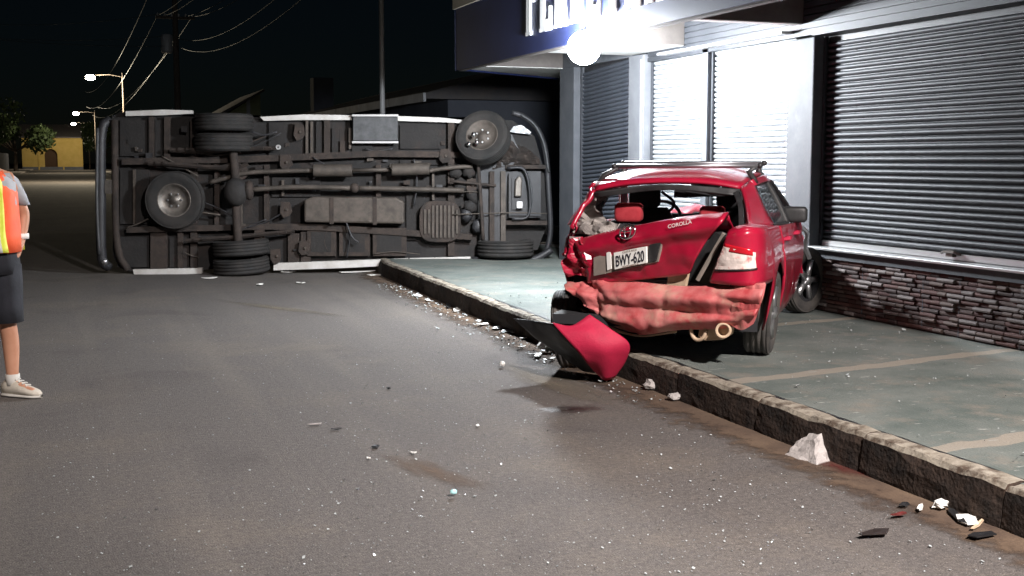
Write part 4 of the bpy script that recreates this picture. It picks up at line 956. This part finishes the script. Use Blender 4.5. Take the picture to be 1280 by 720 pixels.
# crushed rear panel under the lid
top = [(706, 352), (722, 353), (745, 350), (800, 353), (850, 358), (905, 357), (956, 354)]
m1_ = [(712, 364), (728, 366), (748, 366), (800, 369), (852, 373), (905, 372), (952, 369)]
m2_ = [(722, 376), (736, 380), (756, 386), (800, 388), (852, 389), (905, 388), (948, 383)]
m3_ = [(734, 384), (746, 393), (764, 400), (800, 406), (850, 402), (905, 400), (944, 394)]
bot = [(738, 388), (752, 401), (772, 410), (802, 418), (848, 412), (905, 410), (939, 400)]
rows = [lidrow(top, -.01), lidrow(m1_, .09), lidrow(m2_, .05), lidrow(m3_, .06), lidrow(bot, -.02)]
G0 = loft(rows, 40, 84); G1 = crumple(crumple(G0, .075, 3.6, 11, True, tuple(NR)), .03, 8, 3, True, tuple(NR)); G2 = crumple(crumple(G0, .014, 3.0, 5, True, tuple(NR)), .005, 12, 6, True, tuple(NR))
G = []
for r0_, r1_, r2_ in zip(G0, G1, G2):
    row = []
    for p0_, p1_, p2_ in zip(r0_, r1_, r2_):
        k = float(np.clip((-.18-p0_[0])/.25, 0, 1)); k = max(k, .7*float(np.clip((.27-p0_[2])/.08, 0, 1)))
        press = .018*math.exp(-((p0_[2]-.47-.03*math.sin(p0_[0]*5))/.022)**2)+.012*math.exp(-((p0_[2]-.36)/.02)**2)+.010*math.exp(-((p0_[0]-.12)/.02)**2)+.010*math.exp(-((p0_[0]-.52)/.018)**2)
        row.append(p1_*k+p2_*(1-k)-NR*press)
    G.append(row)
MB().grid(G).build('rear_panel', 'crushed_pink', car, True, .01)
G = loft([lidrow([(726, 386), (752, 404), (800, 420), (846, 414)], -.03), lidrow([(738, 392), (758, 410), (800, 420), (846, 415)], -.12)], 6, 26)
MB().grid(crumple(G, .02, 8, 2)).build('rear_panel_lip', 'dusty_beige', car, False, .01)
# flap of bumper skin at the right end, exhaust and tow eye
G = loft([lidrow([(918, 358), (940, 357), (957, 355)], .03), lidrow([(916, 380), (936, 382), (952, 376)], .06), lidrow([(912, 405), (928, 412), (942, 404)], .0)], 12, 12)
MB().grid(crumple(G, .015, 9, 5, True, tuple(NR))).build('bumper_flap', 'crushed_pink', car, False, .012)
b = MB()
ring = [cpx(873+9*math.cos(t), 413+12*math.sin(t), off=-.02) for t in np.linspace(0, 2*math.pi, 19)]; b.tube(ring, .014, 6, False); b.build('tow_eye', 'dusty_beige', car, True)
MB().poly([cpx(u, v, off=-.03) for u, v in [(876, 398), (872, 420), (880, 426), (900, 425), (912, 418), (915, 402)]], tuple(-NR*.05)).build('tow_bracket', 'dusty_beige', car, bevel=.008)
MB().lathe([(.035, 0), (.05, -.02), (.055, .02), (.05, .10), (.001, .10)], 16, 'y', cpx(904, 413, off=.04)).build('exhaust_tip', 'dusty_beige', car, True)
b = MB().tube([(.45, -.5, .18), (.3, .3, .16), (.1, 2.0, .16)], .03, 8); b.build('exhaust_pipe', 'steel_dirty', car, True)
b = MB().tube([(-.68, 0, .20), (0, 0, .26), (.66, 0, .28)], .05, 8); b.build('rear_axle', 'steel_dirty', car, True)
# wheels
w1 = wheel(car, .305, .19, 'rubber', spokes=5, axis='x', rim_r=.66, n=30); w1.location = (.735, .0, .302); w1.rotation_euler = (0, R(4), R(-1))
w2 = wheel(car, .300, .19, 'rubber', spokes=5, axis='x', rim_r=.66, n=30); w2.location = (.80, 2.52, .298); w2.rotation_euler = (0, 0, R(-27))
w3 = wheel(car, .300, .19, 'rubber', spokes=5, axis='x', rim_r=.66, n=30); w3.location = (-.75, .16, .095); w3.rotation_euler = (0, R(6), R(186))
w4 = wheel(car, .300, .19, 'rubber', spokes=5, axis='x', rim_r=.66, n=30); w4.location = (-.735, 2.6, .298); w4.rotation_euler = (0, 0, math.pi)
# crumpled nose
G = loft([[(-.74, 2.1, .87), (0, 2.2, .90), (.74, 2.1, .87)], [(-.76, 2.6, .84), (0, 2.7, .95), (.60, 2.45, .92)], [(-.72, 3.1, .74), (-.1, 3.1, .80), (.5, 2.62, .78)]], 18, 18)
MB().grid(crumple(G, .08, 3.5, 4, True, (0, 0, 1))).build('bonnet', 'red_paint', car, True, .012)
G = loft([[(-.72, 3.1, .74), (-.1, 3.1, .78), (.5, 2.62, .78)], [(-.78, 3.2, .5), (-.1, 3.2, .5), (.55, 2.66, .5)], [(-.74, 3.15, .22), (-.1, 3.1, .22), (.5, 2.6, .22)]], 10, 14)
MB().grid(crumple(G, .06, 5, 8)).build('front_bumper', 'red_paint', car, True, .012)
MB().box(-.6, .45, 2.2, 2.6, .25, .75).build('engine', 'steel_dirty', car, bevel=.04)
G = loft([[(.80, 2.08, .86), (.78, 2.3, .84)], [(.84, 2.05, .6), (.82, 2.16, .6)], [(.82, 2.04, .4), (.80, 2.10, .4)]], 8, 6); MB().grid(crumple(G, .04, 9, 6, True, (1, 0, 0))).build('torn_fender', 'red_paint', car, False, .008)
MB().tube(catmull([(.80, 2.15, .82), (.86, 2.3, .74), (.84, 2.38, .62), (.88, 2.42, .5)], 12), .022, 5).build('bent_strut', 'rail_light', car)
# door mirror
mp = cpx(994, 268, (.93, 1.5), (2, 1.5)); mm_ = MB(); cushion(mm_, mp[0]-.105, mp[0]+.10, mp[1]-.05, mp[1]+.06, mp[2]-.065, mp[2]+.065); mm_.build('door_mirror', 'black_plastic', car, True)
MB().tube([(.77, 1.62, .90), (mp[0]-.05, mp[1], mp[2]-.03)], .025, 6).build('mirror_arm', 'black_plastic', car)
# roof rack: two crossbars on feet
for (l_, r_, yy, nm) in (((768, 208), (950, 207), .38, 0), ((779, 204), (955, 204), 1.0, 1)):
    a, c = cpx(*l_, (1, yy), (-1, yy)), cpx(*r_, (1, yy), (-1, yy))
    rb = MB().tube([a, c], .018, 8).build('roof_bar', 'rack_metal', car, True)
    for s in (-1, 1):
        e = a if s < 0 else c; rx_ = (-.57 if s < 0 else .60); zr = 1.20 if s < 0 else 1.235
        MB().tube([(e[0]-s*.03, yy, e[2]-.01), (rx_-s*.03, yy, zr+.07), (rx_+s*.01, yy+.01, zr+.01), (rx_+s*.035, yy+.01, zr-.02)], [.016, .026, .022, .012], 7).build('rack_foot', 'black_plastic', rb, True)
        MB().blob(tuple(e), .024, n=8, m=6).build('bar_end_cap', 'black_plastic', rb, True)

# ================================================================= DETACHED BUMPER SKIN AND DEBRIS
def dpx(u, v, dep): return CAM+ray(u, v)*dep      # dep: metres along the view axis
bo = dpx(757, 470, 8.62)*np.array([1, 1, 0])
bp = empty('bumper_skin', tuple(bo)); tag(bp, 'torn red bumper skin with black sheet for its lining and kerb shadow hanging over the kerb behind the car', 'bumper')
def kb(rows): return [[dpx(*q)-bo for q in r] for r in rows]
rows = kb([[(690, 403, 8.55), (714, 407, 8.50), (737, 393, 8.5)], [(706, 421, 8.46), (735, 416, 8.42), (763, 411, 8.44)], [(722, 439, 8.45), (752, 434, 8.40), (786, 429, 8.44)], [(735, 455, 8.53), (758, 452, 8.47), (783, 450, 8.52)], [(743, 464, 8.64), (756, 475, 8.60), (768, 472, 8.64)]])
MB().grid(crumple(loft(rows, 24, 18), .010, 5, 3, False, (-.3, -1, 0))).build('skin', 'red_plain', bp, True, .006)
rows = kb([[(644, 398, 9.0), (668, 401, 8.85), (691, 405, 8.55)], [(664, 418, 8.95), (686, 422, 8.75), (708, 424, 8.5)], [(694, 440, 8.9), (712, 443, 8.75), (728, 446, 8.52)], [(722, 460, 8.8), (732, 464, 8.75), (745, 466, 8.66)]])
MB().grid(crumple(loft(rows, 16, 12), .02, 6, 8, True, (-1, 0, 0))).build('lining_and_kerb_shade', 'scrap_black', bp, True, .006)  # black sheet stands in for the kerb's shadow as well as plastic lining
def chunk(name, u, v, r, sx, sy, sz, m, label, cat, z=0., seed=1, rz=0., group=None, rough=.55):
    p_ = atz(u, v, z); b = MB().blob((0, 0, 0), r, sx, sy, sz, 9, 6, rough, seed); zm = min(q[2] for q in b.v); b.v = [(q[0], q[1], q[2]-zm) for q in b.v]
    o = b.build(name, m); o.location = (p_[0], p_[1], z+.012); o.rotation_euler = (0, 0, rz); return tag(o, label, cat, group)
# broken concrete wedge at the kerb
p_ = atz(1010, 576); b = MB()
base = [(-.10, -.16), (.10, -.14), (.09, .15), (-.09, .17)]; G = []
for t, s, dx in ((0, 1.05, 0), (.2, .86, .01), (.4, .72, .02), (.6, .62, .03), (.8, .54, .045), (1, .44, .05)):
    ring = []
    for k in range(16):
        a_ = k/16*4; i = int(a_); f_ = a_-i; q = lerp(base[i], base[(i+1) % 4], f_); nz = 1+.22*mnoise.noise(Vector((math.cos(k*.39)*2, math.sin(k*.39)*2, t*3)))
        ring.append((q[0]*s*nz+dx, q[1]*s*nz+.05*t, (.125+.03*math.sin(k*.39))*t+.015*mnoise.noise(Vector((k*1.3, t*3, 7)))))
    G.append(ring)
b.grid(G, True); b.f.append(tuple(range(80, 96)))
o = b.build('concrete_chunk', 'concrete'); o.location = (p_[0]+.03, p_[1]+.02, .006); o.rotation_euler = (0, 0, .15); o.scale = (.8, .8, .85); tag(o, 'pale broken concrete block lying in the gutter beside the kerb', 'rubble')
def scrap(name, u, v, L, W, th, m, label, cat, rz=0., z=.013, group=None, curl=.02, seed=0, rx=.0):
    p_ = atz(u, v, 0); b = MB(); r_ = random.Random(seed*13+5); n = r_.choice([5, 6, 7]); G = [[], [], []]
    for k in range(n):
        a_ = 2*math.pi*(k+r_.uniform(-.28, .28))/n; q = r_.uniform(.62, 1.05)
        for j, f_ in enumerate((.02, .55, 1)):
            x, y = L*.5*q*f_*math.cos(a_), W*.6*q*f_*math.sin(a_); G[j].append((x, y, curl*(.25+abs(x/L)*1.2+.5*abs(y/W)*(k % 2))*(1 if f_ > .5 else .4)))
    b.grid(G, True); o = b.build(name, m, None, False, th); o.location = (p_[0], p_[1], z); o.rotation_euler = (rx, 0, rz); return tag(o, label, cat, group)
gw = 'white plastic scraps in the gutter'
wl = 'white plastic scrap lying in the gutter between the van and the torn bumper'
for k, (u, v, L, W, rz) in enumerate([(523, 372, .35, .10, 1.4), (535, 378, .22, .05, 1.2), (571, 390, .38, .13, 1.2), (588, 387, .22, .10, 1.5), (604, 408, .20, .08, .7), (622, 413, .26, .08, .9), (631, 417, .20, .10, 1.1), (642, 418, .12, .08, 2), (653, 426, .10, .06, 0), (651, 437, .12, .05, .4), (668, 446, .14, .05, 0), (672, 448, .22, .05, .9), (690, 452, .15, .04, .8)]):
    scrap('plastic_scrap', u, v, L, W, .006, 'white_scrap', wl, 'scrap', rz, group=gw, seed=k)
chunk('foam_lump', 684, 442, .06, 1.3, 1, .8, 'white_scrap', 'white foam lump touching the black sheet beside the torn bumper', 'foam', seed=4)
scrap('plastic_strip', 612, 403, .5, .10, .01, 'scrap_black', 'black plastic strip lying among the white gutter scraps', 'scrap', 1.15, curl=.03, seed=5)
scrap('plastic_strip', 560, 385, .55, .06, .01, 'scrap_black', 'thin black strip in the gutter near the overturned van', 'scrap', 1.3, curl=.02, seed=6)
chunk('glass_cube', 628, 460, .022, 1, 1, 1, 'white_scrap', 'round white fragment on the asphalt beside the dusty patch', 'fragment', seed=2, rough=.2)
o = chunk('glass_cube', 567, 621, .016, 1.2, .8, .8, 'blue_glass', 'pale blue glass cube alone on the foreground asphalt', 'fragment', seed=3, rough=.1)
for k, (u, v, L, W, rz, m, lb) in enumerate([(1196, 650, .30, .05, 1.2, 'scrap_black', 'long black splinter in the litter heap by the kerb'), (1210, 655, .24, .10, .9, 'white_scrap', 'crumpled white paper in the litter heap by the kerb'),
        (1222, 661, .26, .02, .6, 'dusty_beige', 'thin tan stick lying over the litter heap by the kerb'), (1226, 674, .16, .09, .3, 'scrap_black', 'black plastic shard below the litter heap by the kerb'), (1150, 640, .12, .03, .8, 'white_scrap', 'small white splinter uphill of the litter heap by the kerb'),
        (1124, 648, .13, .03, .2, 'blood_red', 'small dark red splinter on the asphalt near the litter'), (1090, 672, .18, .07, .1, 'dark_brown', 'dark flat flake on the asphalt apart from the litter'), (1130, 636, .06, .04, .5, 'scrap_black', 'tiny black flake near the small white splinter')]):
    scrap('litter_piece', u, v, L, W, .005, m, lb, 'litter', rz, seed=k+20, curl=.015)
for k, (u, v, r, m, lb) in enumerate([(815, 489, .05, 'concrete', 'pinkish stone against the kerb beside the torn bumper'), (843, 503, .035, 'concrete', 'small pale stone in the gutter farther from the torn bumper'), (1176, 640, .03, 'white_scrap', 'little white stone in the gutter by the litter heap'), (1064, 580, .02, 'white_scrap', 'little white stone in the gutter by the concrete block')]):
    chunk('stone', u, v, r, 1.3, 1, .8, m, lb, 'stone', seed=k+40)
for k, (u, v, L, W, m, lb) in enumerate([(421, 538, .08, .02, 'scrap_black', 'thin black splinter on open asphalt'), (470, 560, .08, .04, 'scrap_black', 'black crumb on open asphalt beside pale splinter'), (516, 568, .06, .025, 'white_scrap', 'pale splinter on open asphalt beside black crumb'), (395, 532, .11, .03, 'concrete', 'flat grey flake on open asphalt before the van'), (597, 534, .05, .02, 'white_scrap', 'white splinter on open asphalt before the dusty patch'), (461, 575, .035, .02, 'white_scrap', 'tiny white crumb on open asphalt'), (486, 487, .04, .04, 'scrap_black', 'tiny black crumb on open asphalt')]):
    scrap('road_fragment', u, v, L, W, .005, m, lb, 'fragment', k*1.1, .006, seed=k+60, curl=.01)
for k, (u, v, L, W, rz) in enumerate([(262, 349, .22, .10, .1), (363, 341, .30, .12, .4), (375, 355, .2, .08, 2), (325, 357, .14, .07, 1), (445, 341, .6, .16, .1), (470, 345, .35, .12, -.4)]):
    scrap('plastic_scrap', u, v, L, W, .008, 'white_scrap', 'white plastic scrap on the road along the underside of the van', 'scrap', rz, .006, 'white scraps below the van', seed=k+80)
# crushed glass strewn over the road: countless
b = MB(); rs = np.random.RandomState(4)
def shard(x, y, z, s):
    o_ = len(b.v); a_ = rs.uniform(0, 6.28); tl_ = rs.uniform(-.5, .5, 2)
    for k in range(4): t = a_+k*math.pi/2+rs.uniform(-.3, .3); b.v.append((x+s*math.cos(t), y+s*math.sin(t), z+s*.7+s*(tl_[0]*math.cos(t)+tl_[1]*math.sin(t))))
    b.v.append((x, y, z)); b.f.extend([(o_, o_+1, o_+2, o_+3), (o_, o_+4, o_+1), (o_+1, o_+4, o_+2), (o_+2, o_+4, o_+3), (o_+3, o_+4, o_)])
n = 0
while n < 3200:
    u, v = rs.uniform(40, 1270), rs.uniform(400, 719); p_ = atz(u, v)
    if p_[0] > 3.6+.02*p_[1]: continue
    dens = .25+.75*max(0, mnoise.noise(Vector((p_[0]*.8, p_[1]*.6, 1)))+.25)+.4*math.exp(-((u-800)/300)**2)
    if rs.rand() > dens: continue
    shard(p_[0], p_[1], .002, rs.gamma(1.6, .0012)+.0012); n += 1
for k in range(500):
    t = rs.uniform(7, 15); q = ks[int(np.argmin([abs(s[1]-t) for s in ks[:200]]))]; shard(q[0]-abs(rs.normal(0, .18))-.06, t, .012, rs.gamma(2.2, .003)+.003)
for k in range(400):
    x, y_ = rs.uniform(4, 6.4), rs.uniform(4, 13); shard(x, y_, KH, rs.gamma(2., .0018)+.0018)
o = b.build('glass_crumbs', 'glass_bits'); o['kind'] = 'stuff'; tag(o, 'tiny crumbs of shattered window glass strewn across asphalt and pavement', 'glass')

# ================================================================= PERSON (only a sleeve, half a vest and one leg inside the frame)
pg = atz(-8, 496); ps_ = empty('person', (pg[0], pg[1], 0), 0)
tag(ps_, 'person in orange and lime safety vest, navy shorts and pale sneakers standing in road', 'person')
# local axes: +X to image right, +Y away from camera
ps_.rotation_euler = (0, 0, -YAW+R(0))
def skinmesh(name, verts, edges, radii, m, parent, sub=2):
    me = bpy.data.meshes.new(name); me.from_pydata(verts, edges, []); me.materials.append(MATS[m]); o = link(name, me, parent)
    s = o.modifiers.new('skin', 'SKIN'); s.use_smooth_shade = True
    for i, r in enumerate(radii):
        r = r if isinstance(r, tuple) else (r, r); me.skin_vertices[0].data[i].radius = r
    me.skin_vertices[0].data[0].use_root = True
    u = o.modifiers.new('sub', 'SUBSURF'); u.levels = sub; u.render_levels = sub; return o
S = 1.05
V = []; E_ = []; Rr = []
def bone(p, r, par=None):
    V.append(tuple(np.array(p)*S)); Rr.append(tuple(x*S for x in r) if isinstance(r, tuple) else r*S)
    if par is not None: E_.append((par, len(V)-1))
    return len(V)-1
pel = bone((0, 0, .98), (.16, .11)); sp1 = bone((0, .0, 1.15), (.15, .10), pel); sp2 = bone((0, .0, 1.33), (.17, .11), sp1); nk = bone((0, .01, 1.47), .06, sp2); n2 = bone((-.05, -.0, 1.54), .052, nk); hd = bone((-.10, -.02, 1.63), (.075, .09), n2); ht = bone((-.11, -.01, 1.74), (.07, .085), hd)
for s in (-1, 1):
    hp = bone((.09*s, 0, .92), .085, pel); kn = bone((.115*s, -.01, .50), .057, hp); cf = bone((.12*s, .02, .34), .056, kn); an = bone((.125*s, .01, .09), .036, cf)
    ft = bone((.125*s+(.10 if s > 0 else -.06), -.03 if s > 0 else -.08, .045), .035, an); bone((.125*s+(.17 if s > 0 else -.09), -.05 if s > 0 else -.12, .035), .028, ft)
    sh = bone((.15*s, .03, 1.41), .05, sp2); el = bone((.190*s, .15, 1.17), .038, sh); wr_ = bone((.188*s, .09, 1.0), .028, el)
    pm = bone((.180*s, .02, .935), (.022, .040), wr_)     # hand pushed into the pocket
    for k, (dy, L) in enumerate([(-.033, .07), (-.011, .085), (.011, .08), (.032, .065)]):
        f1 = bone((.165*s, .01+dy, .885), .0095, pm); f2 = bone((.155*s, .005+dy, .885-L*.5), .0088, f1); bone((.142*s, .0+dy, .885-L*.9), .0075, f2)
    t1 = bone((.165*s, -.03, .96), .011, wr_); bone((.150*s, -.045, .92), .009, t1)
body = skinmesh('body', V, E_, Rr, 'skin', ps_)
def ell(cx, cy, z, rx, ry, n=20, p=.8): return [((cx+rx*math.copysign(abs(math.cos(t))**p, math.cos(t)))*S, (cy+ry*math.copysign(abs(math.sin(t))**p, math.sin(t)))*S, z*S) for t in np.linspace(0, 2*math.pi, n, False)]
def fold(rows, amp, seed): return [[(q[0]+amp*mnoise.noise(Vector((q[0]*7+seed, q[1]*7, q[2]*5))), q[1]+amp*mnoise.noise(Vector((q[0]*7, q[1]*7+seed, q[2]*5))), q[2]) for q in r] for r in rows]
def garment(name, rows, m, amp=.012, seed=1, th=.008, parent=ps_): return MB().grid(fold(rows, amp, seed), True).build(name, m, parent, True, th)
garment('shirt', [ell(0, 0, z, rx, ry) for z, rx, ry in [(.96, .185, .135), (1.1, .18, .13), (1.25, .19, .132), (1.38, .19, .125), (1.45, .12, .095), (1.49, .075, .075)]], 'shirt_grey')
for s in (-1, 1):
    rows = [ell(x*s, y, z, r, r, 14, 1) for x, y, z, r in [(.115, .03, 1.44, .045), (.14, .05, 1.40, .055), (.162, .09, 1.31, .054), (.178, .125, 1.235, .052)]]; garment('sleeve', rows, 'shirt_grey', .01, 3+s)
vest = garment('vest', [ell(0, 0, z, rx, ry, 28) for z, rx, ry in [(.94, .205, .155), (1.05, .20, .152), (1.2, .20, .15), (1.32, .198, .148), (1.40, .165, .135), (1.455, .12, .105)]], 'vest_orange', .012, 6)
def band(z0, z1, m, grow=.006, n=28):
    rows = []
    for z in np.linspace(z0, z1, 4):
        rx = float(np.interp(z, [.94, 1.05, 1.32, 1.40, 1.455], [.205, .20, .198, .165, .12]))+grow; ry_ = float(np.interp(z, [.94, 1.05, 1.32, 1.40, 1.455], [.155, .152, .148, .135, .105]))+grow; rows.append(ell(0, 0, z, rx, ry_, n))
    return garment('reflective_band', rows, m, .012, 6, .003, vest)
for s in (-1, 1):        # vertical lime braces with a silver core, front and back
    for m, hw, g in (('vest_lime', .036, .024), ('vest_silver', .010, .029)):
        for fb in (-1, 1):
            G = []
            for z in np.linspace(.945, 1.45, 16):
                rx = float(np.interp(z, [.94, 1.05, 1.32, 1.40, 1.455], [.205, .20, .198, .165, .12]))+g; ry_ = float(np.interp(z, [.94, 1.05, 1.32, 1.40, 1.455], [.155, .152, .148, .135, .105]))+g+.004
                row = []
                for dx in (-hw, 0, hw):
                    x = s*(.155-.03*(z-.95)/.5)*min(1, rx/.2)+dx; c_ = min(.999, abs(x)/rx); y_ = ry_*(1-c_**2.5)**(1/2.5); row.append((x*S, fb*y_*S, z*S))
                G.append(row)
            MB().grid(fold(G, .012, 6)).build('reflective_brace', m, vest, True, .003)
garment('shorts', [ell(0, 0, z, rx, ry) for z, rx, ry in [(1.03, .178, .125), (.95, .19, .14), (.86, .195, .14), (.80, .19, .135)]], 'shorts_navy', .012, 4)
for s in (-1, 1): garment('shorts_leg', [ell(x*s, y, z, r, r*1.05, 18) for x, y, z, r in [(.092, 0, .86, .10), (.10, 0, .72, .10), (.108, -.005, .60, .096), (.113, -.01, .49, .092)]], 'shorts_navy', .02, 8+s)
for s in (-1, 1):
    d = np.array([.96, -.28]) if s > 0 else np.array([-.3, -.95]); a0 = np.array([.125*s, .01]); nn = np.array([-d[1], d[0]])
    def srow(t, w_, z0, z1, n=12):
        c = a0+d*t; r = []
        for k in range(n):
            a_ = 2*math.pi*k/n; r.append(((c[0]+nn[0]*w_*math.cos(a_))*S, (c[1]+nn[1]*w_*math.cos(a_))*S, ((z0+z1)/2+(z1-z0)/2*math.sin(a_))*S))
        return r
    sh_ = MB().grid([srow(t, w_, z0, z1) for t, w_, z0, z1 in [(-.075, .008, .02, .06), (-.068, .034, .015, .10), (-.03, .043, .012, .115), (.03, .045, .012, .115), (.075, .047, .012, .092), (.13, .050, .012, .072), (.175, .044, .012, .058), (.205, .022, .014, .042), (.21, .004, .02, .03)]], True).build('shoe', 'shoe', ps_, True)
    MB().grid([srow(t, w_, .0, .024) for t, w_ in [(-.08, .01), (-.07, .038), (0, .047), (.08, .050), (.14, .053), (.185, .045), (.215, .012)]], True).build('sole', 'shoe_sole', sh_, True)
    for k in range(4):
        c = a0+d*(.04+.025*k); z = (.115-.012*k)
        MB().tube([((c[0]-nn[0]*.025)*S, (c[1]-nn[1]*.025)*S, z*S), (c[0]*S, c[1]*S, (z+.006)*S), ((c[0]+nn[0]*.025)*S, (c[1]+nn[1]*.025)*S, z*S)], .005, 5).build('lace', 'shoe_sole', sh_)
    garment('sock', [ell(.125*s, .01, z, r, r, 12, 1) for z, r in [(.075, .042), (.11, .041), (.15, .042)]], 'shoe_sole', .002, 1, .004)
garment('watch_strap', [[(q[0], q[1], q[2]+(i_-.5)*.035*S) for q in [((.189+.037*math.cos(t))*S, (.105+.037*math.sin(t))*S, 1.035*S) for t in np.linspace(0, 6.28, 14, False)]] for i_ in (0, 1)], 'plate_white', 0, 1, .006)
MB().blob((-.10*S, .005*S, 1.71*S), .105*S, .88, 1.05, .85, 16, 10, .08).build('hair', 'hair', ps_, True)
for s in (-1, 1): MB().blob(((-.10+.036*s)*S, -.098*S, 1.655*S), .013, n=8, m=6).build('eye', 'plate_white', ps_, True); MB().blob(((-.10+.085*s)*S, .0, 1.645*S), .03, .35, .8, 1.1, 8, 6).build('ear', 'skin', ps_, True)
MB().blob((-.10*S, -.115*S, 1.62*S), .022, .7, .9, 1.3, 8, 6).build('nose', 'skin', ps_, True)
MB().blob((-.10*S, -.10*S, 1.575*S), .024, 1.2, .4, .4, 10, 6).build('mouth', 'seat_red', ps_, True)
